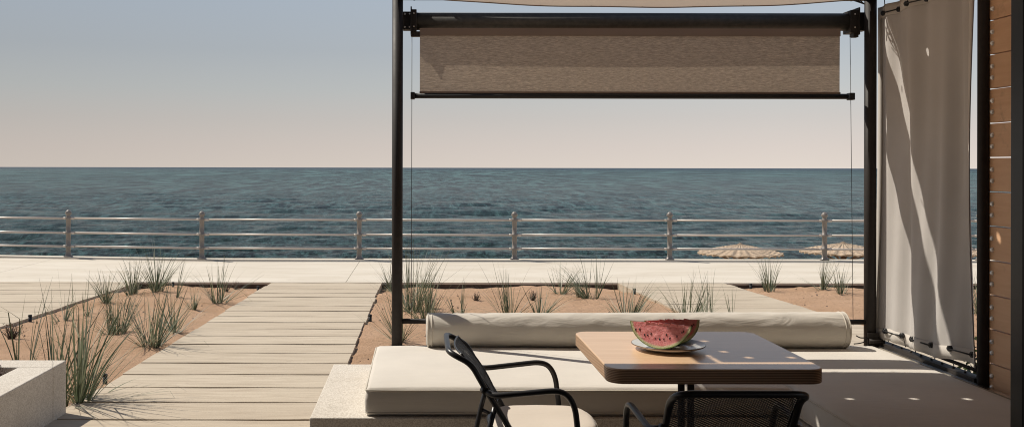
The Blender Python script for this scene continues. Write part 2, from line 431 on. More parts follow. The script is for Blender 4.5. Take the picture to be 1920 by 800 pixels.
# ------------------------------------------------------------------ the sea, the beach, the promenade
def gz(y):                       # the walks climb gently from the promenade to the terrace
    t = (y-5.0)/(14.65-5.0); t = max(0.0, min(1.0, t)); return -0.022 - t*0.228
SEA_Z = -3.45
def sea_mesh():
    nr, nc = 480, 1000
    rng = np.random.RandomState(4)
    # rows even in the picture close by, out to the horizon
    s = np.concatenate([np.linspace(1/34., 1/700., nr), np.array([1/1200., 1/2500., 1/6000., 1/15000., 1/40000.])])
    Y = 1/s; nr = len(Y)
    a = np.linspace(-.62, .80, nc)
    XX = a[None, :]*Y[:, None]; YY = np.repeat(Y[:, None], nc, 1)
    dy = np.gradient(Y); ZZ = np.zeros_like(XX)
    for k in range(46):
        L = .7*1.075**k if k < 40 else rng.uniform(6, 16)
        th = rng.normal(R(-86), R(24)); kx, ky = math.cos(th)*2*PI/L, math.sin(th)*2*PI/L
        ph = rng.uniform(0, 2*PI)
        amp = .0098*L**.9 if L < 5 else .0052*L
        att = np.clip((L*.5/dy-1)/2, 0, 1)[:, None]
        env = .6+.4*np.sin(XX*.05*rng.uniform(.5, 2)+YY*.06*rng.uniform(.5, 2)+rng.uniform(0, 6))
        p = kx*XX+ky*YY+ph+.8*np.sin(XX*.21*rng.uniform(.5, 1.5)+ph)
        ZZ += amp*att*env*(np.sin(p)+.25*np.sin(2*p+1.2))
    co = np.stack([XX, YY, ZZ], -1).reshape(-1, 3).astype(np.float32)
    me = bpy.data.meshes.new('sea'); me.vertices.add(len(co)); me.vertices.foreach_set('co', co.ravel())
    i = np.arange(nr-1)[:, None]*nc+np.arange(nc-1)[None, :]
    q = np.stack([i, i+1, i+nc+1, i+nc], -1).reshape(-1, 4)
    # far corners reach to the sides as well
    me.loops.add(q.size); me.loops.foreach_set('vertex_index', q.ravel().astype(np.int32))
    me.polygons.add(len(q)); me.polygons.foreach_set('loop_start', np.arange(0, q.size, 4, dtype=np.int32))
    me.polygons.foreach_set('loop_total', np.full(len(q), 4, dtype=np.int32))
    me.polygons.foreach_set('use_smooth', np.ones(len(q), bool))
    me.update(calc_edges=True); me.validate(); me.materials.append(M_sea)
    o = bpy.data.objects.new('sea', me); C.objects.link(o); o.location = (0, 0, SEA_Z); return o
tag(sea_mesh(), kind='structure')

b = MB()
n = 60
xs = [-200+400*i/n for i in range(n+1)]
rows = [(18.0, -3.0), (24, -3.0), (31, -3.12), (36, -3.38), (40, -3.62), (60, -5.5)]
vs = [(x, y+.4*math.sin(x*.13), z) for (y, z) in rows for x in xs]
b.add(vs, [(r*(n+1)+i, r*(n+1)+i+1, (r+1)*(n+1)+i+1, (r+1)*(n+1)+i) for r in range(len(rows)-1) for i in range(n)], 0, True)
tag(b.build('beach', M_beach), kind='structure')

EDGE = [(-40.0, 23.24), (-6.8, 18.50), (-4.14, 18.12), (60.0, 18.08)]
def edge_y(x):
    for (a, b_), (c, d) in zip(EDGE, EDGE[1:]):
        if a <= x <= c: return b_+(d-b_)*(x-a)/(c-a)
    return EDGE[-1][1]
PZ = -.25
b = MB()
def slab(b, x0, x1, y0, f1, z0, z1, n=1):
    xs = sorted(set([x0, x1]+[p[0] for p in EDGE if x0 < p[0] < x1]))
    for a, c in zip(xs, xs[1:]):
        vs = [(a, y0, z0), (c, y0, z0), (c, f1(c), z0), (a, f1(a), z0), (a, y0, z1), (c, y0, z1), (c, f1(c), z1), (a, f1(a), z1)]
        b.add(vs, [(4, 5, 6, 7), (0, 1, 5, 4), (2, 3, 7, 6), (0, 4, 7, 3), (1, 2, 6, 5)], 0)
JX = [-40, -18.7, -12.85, -7.0, -1.15, 22.3, 60]
for a, c in zip(JX, JX[1:]):
    slab(b, a+.004, c-.004, 14.65, lambda x: edge_y(x)-.16, PZ-.030, PZ)
tag(b.build('promenade', M_prom), kind='structure')
b = MB()
slab(b, -40, 60, 14.654, lambda x: edge_y(x)-.17, PZ-.5, PZ-.031)
tag(b.build('promenade_base', M_edge), kind='structure')
b = MB()   # coping along the sea wall
xs = [-40, -6.8, -4.14, 60]
for a, c in zip(xs, xs[1:]):
    ya, yc = edge_y(a), edge_y(c)
    vs = [(a, ya-.155, PZ-.3), (c, yc-.155, PZ-.3), (c, yc+.17, PZ-.3), (a, ya+.17, PZ-.3),
          (a, ya-.155, PZ+.022), (c, yc-.155, PZ+.022), (c, yc+.17, PZ+.022), (a, ya+.17, PZ+.022)]
    b.add(vs, [(4, 5, 6, 7), (0, 1, 5, 4), (2, 3, 7, 6), (0, 4, 7, 3), (1, 2, 6, 5)], 0)
tag(b.build('kerb', M_prom), kind='structure')
b = MB()
for a, c in zip(xs, xs[1:]):
    ya, yc = edge_y(a), edge_y(c)
    vs = [(a, ya-.3, -3.6), (c, yc-.3, -3.6), (c, yc+.14, -3.6), (a, ya+.14, -3.6),
          (a, ya-.3, PZ-.31), (c, yc-.3, PZ-.31), (c, yc+.14, PZ-.31), (a, ya+.14, PZ-.31)]
    b.add(vs, [(4, 5, 6, 7), (0, 1, 5, 4), (2, 3, 7, 6), (0, 4, 7, 3), (1, 2, 6, 5)], 0)
tag(b.build('sea_wall', M_sea_wall), 'tall concrete sea wall below the promenade edge, facing the beach', 'wall')

# ------------------------------------------------------------------ sand beds
WALKS = [(-9.4, -4.30), (-2.30, -.60), (3.0, 4.62)]
def in_walk(x, m=0.0):
    return any(a-m < x < b_+m for a, b_ in WALKS)
def sand_z(x, y):
    p = Vector((x*.9, y*.9, 3.1))
    h = noise.fractal(p, 1.0, 2.0, 4)*.035 + noise.noise(Vector((x*4.5, y*4.5, .3)))*.02 + noise.noise(Vector((x*11, y*11, 5)))*.012
    d = min(min(abs(x-a), abs(x-b_)) for a, b_ in WALKS)
    ins = in_walk(x, -.08)
    edge = max(0, 1-d/.5)
    base = gz(y)-.030
    if y > 13.3: base -= .075*min(1, (y-13.3)/.9)
    if ins: return base-.07
    # mounded in the middle of the bed, a little lower at the sides
    return base + h*(1-.5*edge) + .03*(1-edge)
def lin(a, b_, s): 
    k = int(round((b_-a)/s)); return [a+(b_-a)*i/k for i in range(k+1)]
xs = [-60, -40, -25, -15]+lin(-10, 12, .07)+[16, 25, 40, 60]
ys = [-8, -2, 2]+lin(4.5, 14.66, .07)
b = MB()
vs = [(x, y, sand_z(x, y)) for y in ys for x in xs]; nx = len(xs)
b.add(vs, [(j*nx+i, j*nx+i+1, (j+1)*nx+i+1, (j+1)*nx+i) for j in range(len(ys)-1) for i in range(nx-1)], 0, True)
tag(b.build('sand', M_sand), kind='structure')

# ------------------------------------------------------------------ plank walks
def wobble_plank(b, x0, x1, y0, y1, rnd, jit=.012, zt=0.0):
    """one thick plank with slightly wavy long edges and dipped arrises"""
    n = max(10, int((x1-x0)/.09))
    a0 = rnd.uniform(-jit, jit)*.5; a1 = rnd.uniform(-jit, jit)*.5
    s1, s2 = rnd.uniform(0, 99), rnd.uniform(0, 99)
    e0 = rnd.uniform(-.012, .012); e1 = rnd.uniform(-.012, .012)
    vs = []; L = []
    for i in range(n+1):
        t = i/n; x = x0+e0+(x1+e1-x0-e0)*t
        w0 = noise.noise(Vector((x*2.3, s1, 0)))*.006+noise.noise(Vector((x*9, s1, 0)))*.003
        w1 = noise.noise(Vector((x*2.3, s2, 0)))*.006+noise.noise(Vector((x*9, s2, 0)))*.003
        ya, yb = y0+w0, y1+w1
        hz_ = noise.noise(Vector((x*1.7, s1, 4)))*.004
        r = .003
        prof = [(ya, gz(ya)-.10), (ya, gz(ya)-r+hz_+zt), (ya+r, gz(ya)+hz_+zt), ((ya+yb)/2, gz((ya+yb)/2)+hz_+zt+.001), (yb-r, gz(yb)+hz_+zt), (yb, gz(yb)-r+hz_+zt), (yb, gz(yb)-.10)]
        vs += [(x, p[0], p[1]) for p in prof]
    k = 7
    fs = [(i*k+j, (i+1)*k+j, (i+1)*k+j+1, i*k+j+1) for i in range(n) for j in range(k-1)]
    fs += [tuple(reversed(range(k))), tuple(n*k+j for j in range(k))]
    b.add(vs, fs, 0, False)
def walk(x0, x1, ystart, pitch, yend, gap, seed, name='walkway'):
    rnd = random.Random(seed); b = MB(); y = ystart
    while y < yend-.05:
        y1 = min(y+pitch, yend)
        wobble_plank(b, x0, x1, y+gap/2, y1-gap/2 if y1 < yend else y1-.006, rnd, zt=rnd.uniform(-.002, .002))
        y = y1
    o = b.build(name, M_plank); tag(o, kind='structure'); 
    bb = MB(); yy = lin(ystart, yend-.01, .5)
    xa, xb = x0+.05, x1-.05
    vs = []
    for yv in yy: vs += [(xa, yv, gz(yv)-.088), (xb, yv, gz(yv)-.055)]
    bb.add(vs, [(2*i, 2*i+1, 2*i+3, 2*i+2) for i in range(len(yy)-1)], 0)
    bb.build('walkway_bed', M_edge, o)
    return o
walk(-2.28, -.60, 5.88-.482*3, .482, 14.645, .034, 1)
walk(-9.4, -4.30, 11.53-.482*14, .482, 14.645, .024, 2)
walk(3.0, 4.62, 11.49-.42*14, .42, 14.645, .014, 3)

# pebbles and crumbs lying in the sand
rnd = random.Random(8); b = MB()
for k in range(900):
    x = rnd.uniform(-5, 9); y = rnd.uniform(5.2, 14.5)
    if in_walk(x, .02): continue
    r = rnd.choice([.004, .006, .006, .009, .014]); z = sand_z(x, y)
    if -.6 < x < 3 and y < 6.1: continue
    vs = []
    for (u, v, w_) in ((1, 0, 0), (-1, 0, 0), (0, 1, 0), (0, -1, 0), (0, 0, .8), (0, 0, -.8)):
        q = rnd.uniform(.7, 1.2); vs.append((x+u*r*q, y+v*r*q, z+r*.3+w_*r*q))
    b.add(vs, [(0, 2, 4), (2, 1, 4), (1, 3, 4), (3, 0, 4), (2, 0, 5), (1, 2, 5), (3, 1, 5), (0, 3, 5)], 0)
tag(b.build('pebbles', M_stone), 'small dark pebbles and crumbs scattered over the orange sand beds', 'pebbles', kind='stuff')

# ------------------------------------------------------------------ terrace, bench, planter
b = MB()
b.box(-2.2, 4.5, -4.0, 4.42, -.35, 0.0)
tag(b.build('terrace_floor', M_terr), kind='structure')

BT = .31                                      # top of the concrete bench
def prism(b, poly, z0, z1, mi=0, bev=.006):
    n = len(poly)
    bm = bmesh.new(); lo = [bm.verts.new((x, y, z0)) for x, y in poly]; hi = [bm.verts.new((x, y, z1)) for x, y in poly]
    bm.faces.new(lo[::-1]); bm.faces.new(hi)
    for i in range(n): bm.faces.new((lo[i], lo[(i+1) % n], hi[(i+1) % n], hi[i]))
    if bev: bmesh.ops.bevel(bm, geom=[e for e in bm.edges], offset=bev, segments=2, profile=.5, affect='EDGES')
    bm.verts.index_update()
    b.add([v.co.copy() for v in bm.verts], [[v.index for v in f.verts] for f in bm.faces], mi); bm.free()
b = MB(); prism(b, [(-.53, 4.57), (1.78, 4.57), (1.78, 2.2), (2.81, 2.2), (2.81, 5.83), (-.53, 5.82)], -.4, BT)
tag(b.build('concrete_bench', M_agg), 'L-shaped low exposed-aggregate concrete bench under the cream seat mattresses', 'bench')

pl = empty('planter', (-2.235, 6.05, 0))
tag(pl, 'low rectangular concrete planter box at the left beside the plank walk', 'planter')
b = MB()
W = .215
x0, x1, y0, y1 = -3.2, 0.0, -3.2, 0.0
prism(b, [(x0, y1-W), (x0, y1), (x1, y1), (x1, y1-W)], -.3, .285)
prism(b, [(x1-W, y0+W), (x1-W, y1-W-.001), (x1, y1-W-.001), (x1, y0+W)], -.3, .2845)
prism(b, [(x0, y0), (x0, y0+W-.001), (x1, y0+W-.001), (x1, y0)], -.3, .285)
prism(b, [(x0, y0+W), (x0, y1-W-.001), (x0+W, y1-W-.001), (x0+W, y0+W)], -.3, .2845)
b.build('box_walls', M_agg, pl)
b = MB(); n = 24
vs = [(x0+W+(x1-x0-2*W)*i/n, y0+W+(y1-y0-2*W)*j/n, .215+.02*noise.noise(Vector((i*.6, j*.6, 2)))) for j in range(n+1) for i in range(n+1)]
b.add(vs, [(j*(n+1)+i, j*(n+1)+i+1, (j+1)*(n+1)+i+1, (j+1)*(n+1)+i) for j in range(n) for i in range(n)], 0, True)
b.build('soil', M_soil, pl)

# ------------------------------------------------------------------ railing along the promenade
POSTS = [(-9.45, 0), (-6.8, 0), (-4.14, 0), (-1.17, 0), (1.76, 0), (4.69, 0), (7.61, 0), (10.54, 0), (13.46, 0)]
rl = empty('promenade_railing', (0, 18.1, PZ))
tag(rl, 'long grey three-bar metal railing with round-capped posts along the promenade edge', 'railing')
def rpost():
    b = MB(); z = .022
    b.lathe([(0, z), (.085, z), (.085, z+.018), (.062, z+.030), (.055, z+.05), (.047, z+.06), (.046, .20), (.055, .205), (.058, .225), (.055, .245), (.046, .25),
             (.045, .46), (.055, .465), (.058, .485), (.055, .505), (.045, .51), (.043, .735), (.054, .742), (.057, .765), (.054, .785), (.042, .80), (.038, .835),
             (.052, .842), (.060, .855), (.060, .868), (.050, .895), (.030, .918), (0, .928)], 0, 0, 16)
    return b
pm = None
HT = [.225, .485, .765]
for i, (x, _) in enumerate(POSTS):
    if pm is None:
        o = rpost().build('railing_post', M_rail, rl); pm = o
    else:
        o = pm.copy(); C.objects.link(o); o.parent = rl
    o.location = (x, edge_y(x)-18.1, 0)
for h in HT:
    pts = [(-14, edge_y(-14)-18.1, h)]+[(x, edge_y(x)-18.1, h) for x, _ in POSTS]+[(20, 0-.01, h)]
    b = MB()
    for a, c in zip(pts, pts[1:]):
        a, c = Vector(a), Vector(c); d = (c-a).normalized()
        b.tube([a, c], .0195, 12)
        b.tube([a+d*.045, a+d*.13], .026, 12); b.tube([c-d*.10, c-d*.045], .023, 12)
    b.build('rail', M_railbar, rl)

# ------------------------------------------------------------------ beach umbrellas
def beach_umbrella():
    r = empty('beach_umbrella', (0, 0, -3.1))
    b = MB(); n = 96; Rr = 1.31; vs = []; rings = 26
    for i in range(rings+1):
        t = i/rings; rad = .03+(Rr-.03)*t
        z = 2.18-.235*t**1.0 - .045*t*t
        stair = .020*((t*13) % 1.0)
        for j in range(n):
            q = 2*PI*j/n
            rib = .020*math.cos(q*16)*t
            sc = 1+.016*math.cos(q*32)*(t > .97)
            vs.append((rad*sc*math.cos(q), rad*sc*math.sin(q), z+rib+stair))
    fs = [(i*n+j, i*n+(j+1) % n, (i+1)*n+(j+1) % n, (i+1)*n+j) for i in range(rings) for j in range(n)]
    b.add(vs, fs, 0, True)
    o = len(vs); un = []
    for i in range(rings+1):
        t = i/rings; rad = .03+(Rr-.04)*t
        for j in range(n):
            q = 2*PI*j/n; sc = 1+.016*math.cos(q*32)*(t > .97)
            un.append((rad*sc*math.cos(q), rad*sc*math.sin(q), 2.18-.235*t**1.0-.045*t*t-.045-.02*math.cos(q*32)*(t > .97)))
    b.add(un, [tuple(reversed(f)) for f in fs], 0, True)
    b.add([vs[rings*n+j] for j in range(n)]+[un[rings*n+j] for j in range(n)], [(j, (j+1) % n, n+(j+1) % n, n+j) for j in range(n)], 0, False)
    b.lathe([(0, 2.225), (.04, 2.215), (.09, 2.185), (.12, 2.16)], 0, 0, 16)
    b.build('reed_canopy', M_thatch, r)
    b = MB(); b.tube([(0, 0, -.2), (0, 0, 2.1)], .075, 12)
    for k in range(8):
        q = 2*PI*k/8; b.tube([(.05*math.cos(q), .05*math.sin(q), 1.55), (.75*math.cos(q), .75*math.sin(q), 1.83)], .02, 6)
    b.build('pole', M_pole, r)
    return r
u0 = beach_umbrella()
UL = ['pale woven reed beach umbrella standing alone, furthest left of the three below the promenade',
      'pale woven reed beach umbrella partly behind a round-capped railing post',
      'pale woven reed beach umbrella mostly hidden behind the hanging canvas curtain']
for i, (x, y, z, rz) in enumerate([(10.3, 31, -3.13, .2), (13.62, 31, -3.08, .9), (17.15, 31.4, -3.12, .5)]):
    o = u0 if i == 0 else copy_tree(u0)
    o.location = (x, y, z); o.rotation_euler = (0, 0, rz)
    tag(o, UL[i], 'beach umbrella', 'reed umbrellas on the beach')

# ------------------------------------------------------------------ beach grass
def pix(px, py, zf):            # picture point (1920 wide) -> point on the ground surface
    y = 10.0
    for _ in range(30):
        H = 1.5-zf((px-790)/1800*y, y); y = H*1800/(py-(314.2+(px-790)*.0018))
    return (px-790)/1800*y, y
def tuft(name, x, y, z, h, spread, n, seed, label, cat='grass clump', group='beach grass clumps in the sand beds', dead=.18, wd=.006, r0=.05):
    rnd = random.Random(seed); b = MB()
    drift = rnd.uniform(0, 2*PI); dl = rnd.uniform(0, .22)
    shoots = [(rnd.uniform(0, 2*PI), rnd.random()**.7*r0*1.5, (.12+abs(rnd.gauss(0, 1))*.8)*spread) for _ in range(max(3, n//7))]
    for k in range(int(n*1.3)):
        a, q, sl = rnd.choice(shoots)                 # blades grow in shoots that share a foot and a lean
        bx, by = math.cos(a)*q+rnd.gauss(0, .006), math.sin(a)*q+rnd.gauss(0, .006)
        kind = rnd.random(); isdead = kind < dead; flat = kind < dead*.45
        a2 = a+rnd.gauss(0, .75 if not isdead else 2)
        L = h*(rnd.uniform(.45, 1.12) if not isdead else rnd.uniform(.2, .5))
        lean = abs(sl+rnd.gauss(0, .13))+(rnd.uniform(.5, 1.0) if isdead else 0)
        curl = abs(rnd.gauss(.0, .28))+(rnd.uniform(.2, .8) if isdead else 0)
        kink = rnd.randint(2, 5) if rnd.random() < .13 else -1
        seg = 6; p = Vector((bx, by, -.02)); th = lean
        if flat: th = 1.45; L = h*rnd.uniform(.15, .42); curl = .05; p.z = .008
        w_ = wd*rnd.uniform(.55, 1.45); tw = rnd.uniform(-1.2, 1.2)
        side = Vector((-math.sin(a2+tw), math.cos(a2+tw), 0)); vs = []
        ld = Vector((math.cos(drift)*dl, math.sin(drift)*dl, 0))
        for s in range(seg+1):
            t = s/seg; ww = w_*(1-t**1.5)*.5+.0005
            vs += [p-side*ww, p+side*ww]
            d = Vector((math.cos(a2)*math.sin(th), math.sin(a2)*math.sin(th), math.cos(th)))+ld*(0 if flat else .4+t)
            p = p+d.normalized()*(L/seg); th += curl/seg*(.4+1.4*t)
            if s == kink: th += rnd.uniform(.5, 1.3)
        b.add(vs, [(2*s, 2*s+1, 2*s+3, 2*s+2) for s in range(seg)], 2 if flat and rnd.random() < .6 else 1 if isdead else 0, True)
    o = b.build(name, [M_blade, M_straw, M_twig], loc=(x, y, z))
    tag(o, label, cat, group); return o
G = [ # px, py(base), height px, spread, blades, label
 (150, 757, 225, .62, 74, 'tall dense beach grass clump right behind the corner of the concrete planter'),
 (100, 745, 200, .62, 40, 'beach grass clump rising behind the far rim of the planter'),
 (45, 700, 165, .22, 14, 'very thin beach grass clump with one tall upright blade behind the planter at the left'),
 (222, 624, 92, .62, 62, 'wide beach grass clump between the two plank walks, left of the tallest of that bed'),
 (287, 648, 125, .60, 64, 'tall beach grass clump nearest the middle plank walk, with long dark shadow at its foot'),
 (326, 622, 88, .45, 34, 'slim beach grass clump just behind the tall clump nearest the walk'),
 (246, 552, 66, .50, 44, 'dense beach grass clump at the far left corner of the left sand bed'),
 (294, 545, 84, .50, 60, 'largest beach grass clump in front of the promenade edge in the left sand bed'),
 (329, 557, 62, .55, 14, 'sparse beach grass clump right of the largest one at the promenade edge'),
 (409, 566, 80, .60, 48, 'beach grass clump furthest right in the left sand bed, near small dry weeds'),
 (364, 580, 42, .40, 22, 'short beach grass clump in the middle of the left sand bed'),
 (198, 567, 60, .60, 42, 'beach grass clump against the edge of the left plank walk'),
 (118, 602, 55, .55, 18, 'small sparse beach grass clump by the small black path light'),
 (160, 590, 40, .5, 10, 'wispy little beach grass clump close to the left plank walk edge'),
 (768, 585, 122, .50, 70, 'tallest beach grass clump, rising directly behind the left pergola post'),
 (800, 600, 105, .55, 60, 'beach grass clump beside the left end of the round bolster'),
 (752, 640, 90, .7, 44, 'low splayed beach grass clump seen through the rails beside the left post'),
 (738, 545, 60, .8, 34, 'beach grass clump sprouting out to the left of the left pergola post'),
 (862, 592, 58, .35, 16, 'small upright beach grass clump above the left half of the bolster'),
 (958, 598, 98, .55, 48, 'arching beach grass clump behind the bolster left of the small dry bush'),
 (1012, 590, 60, .45, 30, 'short beach grass clump behind the bolster right of the small dry bush'),
 (1052, 552, 66, .60, 40, 'wide grass clump at the promenade edge, left one of the close pair behind the bolster'),
 (1110, 560, 80, .50, 46, 'grass clump at the promenade edge, right one of the close pair behind the bolster'),
 (1088, 556, 48, .7, 26, 'low beach grass clump between the close pair at the promenade edge'),
 (1178, 602, 84, .50, 60, 'dense beach grass clump left of the right plank walk, behind the watermelon'),
 (1290, 606, 90, .62, 56, 'dense beach grass clump in front of the right plank walk, behind the table'),
 (1334, 606, 88, .25, 22, 'narrow upright beach grass clump seen against the right plank walk'),
 (1378, 604, 66, .45, 14, 'thin beach grass clump seen against the right plank walk, rightmost before the bare planks'),
 (1443, 547, 68, .50, 42, 'single beach grass clump under the lone beach umbrella'),
 (1540, 543, 66, .60, 42, 'left beach grass clump of the pair under the railing post with the umbrella behind'),
 (1575, 550, 52, .60, 28, 'right beach grass clump of the pair beside the guide cable of the blind'),
 (1838, 590, 90, .45, 34, 'beach grass clump glimpsed in the slit between the curtain and the near post'),
]
for i, (px, py, hp, spr, nb, lab) in enumerate(G):
    x, y = pix(px, py, sand_z)
    tuft('grass_clump', x, y, sand_z(x, y), hp/1800*y*(1.16 if py < 700 else 1.08), spr*1.3 if py < 700 else spr*1.15, int(nb*(1.45 if py < 700 else 1.1)), 100+i, lab, wd=.0078 if y > 7.5 else .0105, r0=.045+.02*(nb > 45))

def weed(x, y, z, h, n, seed, label, group='dry brown weeds', loc=None, spread=1.0):
    rnd = random.Random(seed); b = MB()
    for k in range(n):
        a = rnd.uniform(0, 2*PI); th = rnd.uniform(.05, .9)*spread; L = h*rnd.uniform(.5, 1)
        p = Vector((rnd.uniform(-.02, .02), rnd.uniform(-.02, .02), -.01)); pts = [p.copy()]
        for s in range(4):
            p = p+Vector((math.cos(a)*math.sin(th), math.sin(a)*math.sin(th), math.cos(th)))*L/4
            a += rnd.uniform(-.4, .4); th += rnd.uniform(-.25, .2); pts.append(p.copy())
            for q in range(3):
                d = Vector((rnd.uniform(-1, 1), rnd.uniform(-1, 1), rnd.uniform(-.2, 1))).normalized()*h*.11
                e = d.cross(Vector((0, 0, 1))).normalized()*.0035
                b.add([p, p+d*.5+e, p+d, p+d*.5-e], [(0, 1, 2, 3)], 0)
        b.tube(pts, [.003, .0025, .002, .0016, .001], 4, cap=False)
    o = b.build('dry_weed', M_twig, loc=(x, y, z)); tag(o, label, 'weed', group); return o
WD = [(22, 636, 32, 60, 'dark brown dry weed at the left picture edge between planter and plank walk'),
      (443, 541, 17, 26, 'tiny dry brown weed at the promenade edge next to the middle walk'),
      (424, 546, 17, 26, 'tiny dry brown weed just right of the rightmost grass clump of the left bed'),
      (893, 562, 16, 26, 'little round dry weed on open sand behind the left half of the bolster'),
      (1000, 563, 20, 40, 'small dark dry bush at the promenade edge behind the bolster'),
      (806, 578, 30, 50, 'dry brown weed within the tall grass behind the left pergola post')]
for i, (px, py, hp, nb, lab) in enumerate(WD):
    x, y = pix(px, py, sand_z); weed(x, y, sand_z(x, y), hp/1800*y*1.1, nb, 40+i, lab)
for i, (x, y, lab) in enumerate([(-2.53, 5.72, 'reddish dry weed growing in the planter soil by the rim'), (-2.60, 5.58, 'reddish dry weed in the planter soil at the very edge of the picture')]):
    weed(x, y, .215, .11, 70, 60+i, lab, 'dry weeds in the planter', spread=1.3)

# shrub outside the bench behind the curtain hem
sh = empty('leafy_shrub', (3.22, 5.15, .0)); tag(sh, 'low green leafy shrub outside the bench below the canvas curtain hem', 'shrub')
rnd = random.Random(5); b = MB(); tb = MB()
for k in range(26):
    a = rnd.uniform(0, 2*PI); r = rnd.uniform(.05, .42); top = Vector((math.cos(a)*r*.9, math.sin(a)*r*1.6, rnd.uniform(.30, .54)))
    mid = top*.5+Vector((0, 0, .06)); tb.tube([(0, 0, 0), mid, top], [.006, .004, .002], 5)
    for q in range(60):
        t = rnd.uniform(.35, 1.05); p = (Vector((0, 0, 0)).lerp(mid, min(1, t*2)) if t < .5 else mid.lerp(top, (t-.5)*2))
        p = p+Vector((rnd.gauss(0, .035), rnd.gauss(0, .035), rnd.gauss(0, .03)))
        d = Vector((rnd.gauss(0, 1), rnd.gauss(0, 1), rnd.uniform(-.1, 1))).normalized()
        e = d.cross(Vector((rnd.gauss(0, 1), rnd.gauss(0, 1), rnd.gauss(0, 1)))).normalized(); l = rnd.uniform(.026, .045)
        b.add([p, p+d*l*.5+e*l*.28, p+d*l, p+d*l*.5-e*l*.28], [(0, 1, 2, 3)], 0)
b.build('foliage', M_leaf, sh); tb.build('stem', M_twig, sh)

# path lights
def path_light():
    r = empty('path_light', (0, 0, 0))
    b = MB(); b.tube([(0, 0, -.06), (0, 0, .055)], .017, 14); b.build('spike_body', M_black, r)
    b = MB(); b.tube([(0, 0, .0555), (0, 0, .069)], .019, 16); b.tube([(0, 0, .0695), (0, 0, .072)], .015, 16); b.build('cap', M_black, r)
    return r
PLs = [(221, 719, 'small black path light beside the near part of the middle walk, left side'),
       (55, 603, 'small black path light at the edge of the left plank walk'),
       (692, 603, 'small black path light on the right side of the middle walk'),
       (484, 546, 'small black path light at the far end of the middle walk, left side'),
       (1190, 551, 'small black path light at the far left corner of the right plank walk'),
       (1408, 541, 'small black path light right of the right plank walk, near the lone grass clump'),
       (325, 538, 'small black path light among grass below the promenade edge in the left bed')]
p0 = path_light()
for i, (px, py, lab) in enumerate(PLs):
    o = p0 if i == 0 else copy_tree(p0)
    x, y = pix(px, py, sand_z)
    for a, b_ in WALKS:
        if a-.04 < x < b_+.04: x = a-.045 if x < (a+b_)/2 else b_+.045
    o.location = (x, y, sand_z(x, y)); s = 1.0 if y < 9 else 1.1; o.scale = (s, s, s)
    tag(o, lab, 'path light', 'small black path lights in the sand beds')

# ------------------------------------------------------------------ pergola
PY = 5.77; LX, RX, NX, NY = -.144, 2.698, 2.772, 4.733
pg = empty('pergola', (LX, PY, 0)); tag(pg, 'dark bronze steel tube pergola framing the bench corner', 'pergola')
def P(x, y, z): return (x-LX, y-PY, z)
def part(b, name, m, par): return b.build(name, m, par)
b = MB(); b.tube([P(LX, PY, -.35), P(LX, PY, 2.60)], .0325, 24)
b.lathe([(.034, .41), (.044, .412), (.044, .43), (.034, .432)], 0, 0, 24); part(b, 'post', M_post, pg)
b = MB(); b.tube([P(RX, PY, -.35), P(RX, PY, 2.60)], .0345, 24)
b.box(2.665-LX, 2.735-LX, -.045, -.036, .40, .52); b.tube([P(RX-.03, PY-.05, .47), P(RX+.06, PY-.05, .47)], .016, 10)
part(b, 'post', M_post, pg)
b = MB(); b.tube([P(NX, NY, -.35), P(NX, NY, 2.60)], .028, 24); part(b, 'post', M_post, pg)
b = MB(); b.tube([P(LX, PY, .579), P(RX, PY, .579)], .0155, 14)
b.tube([P(RX-.18, PY, .535), P(RX-.18, PY, .575)], .005, 6); part(b, 'back_rail', M_post, pg)
b = MB(); b.tube([P(LX, PY, .418), P(RX, PY, .418)], .0155, 14); part(b, 'back_rail', M_post, pg)
ZB = 2.546
b = MB(); b.box(-.03, RX-LX+.03, .050, .095, ZB-.026, ZB+.03)
b.tube([P(LX+.04, 5.725, 2.535), P(RX-.04, 5.725, 2.535)], .007, 8)
for x in (LX+.10, RX-.30, RX-.12):
    b.tube([P(x, PY-.01, ZB-.045), P(x, PY-.01, ZB-.02)], .006, 8)
part(b, 'roof_beam', M_post, pg)
b = MB(); b.box(.004, .064, 4.39-PY, .049, ZB-.016, ZB+.006)
part(b, 'roof_beam', M_post, pg)
b = MB(); b.box(RX-LX-.045, RX-LX+.075, NY-PY+.031, .049, ZB-.026, ZB+.028)
part(b, 'roof_beam', M_post, pg)
b = MB(); b.box(-.05, NX-LX+.06, NY-PY-.03, NY-PY+.029, ZB-.024, ZB+.03)
part(b, 'roof_beam', M_post, pg)
# sill rail under the curtain with its pale edge strip
b = MB(); b.box(2.745-LX, 2.805-LX, NY-PY+.03, .03, .42, .462)
for k in range(9):
    yy = -.12-k*.108; b.tube([(2.775-LX, yy, .462), (2.775-LX, yy, .470)], .006, 8)
b.tube([P(2.787, NY+.03, .49), P(2.787, PY-.04, .49)], .010, 10)
part(b, 'sill_rail', M_post, pg)
b = MB(); b.box(2.71-LX, 2.742-LX, NY-PY-.6, -.05, .42, .445); part(b, 'sill_strip', M_steel, pg)
# cable tie bunches at the foot of the right post
rnd = random.Random(3)
for k in range(5):
    b = MB()
    p0_ = Vector(P(RX-.02+.02*k, PY-.04, .49-.01*k)); pts = [p0_]
    for s in range(5): pts.append(pts[-1]+Vector((rnd.uniform(-.035, .01), rnd.uniform(-.02, .01), rnd.uniform(-.018, .012))))
    b.tube(bend(pts, .01, 3), .0035, 6); part(b, 'loose_cord', M_black, pg)
for k in range(4):
    b = MB(); p0_ = Vector(P(RX-.05, PY-.03, 2.48)); pts = [p0_, p0_+Vector((-.04-.02*k, -.01, .03)), p0_+Vector((-.05-.03*k, 0, .09)), p0_+Vector((.0, 0, .10))]
    b.tube(bend(pts, .03, 4), .003, 6); part(b, 'loose_cord', M_black, pg)

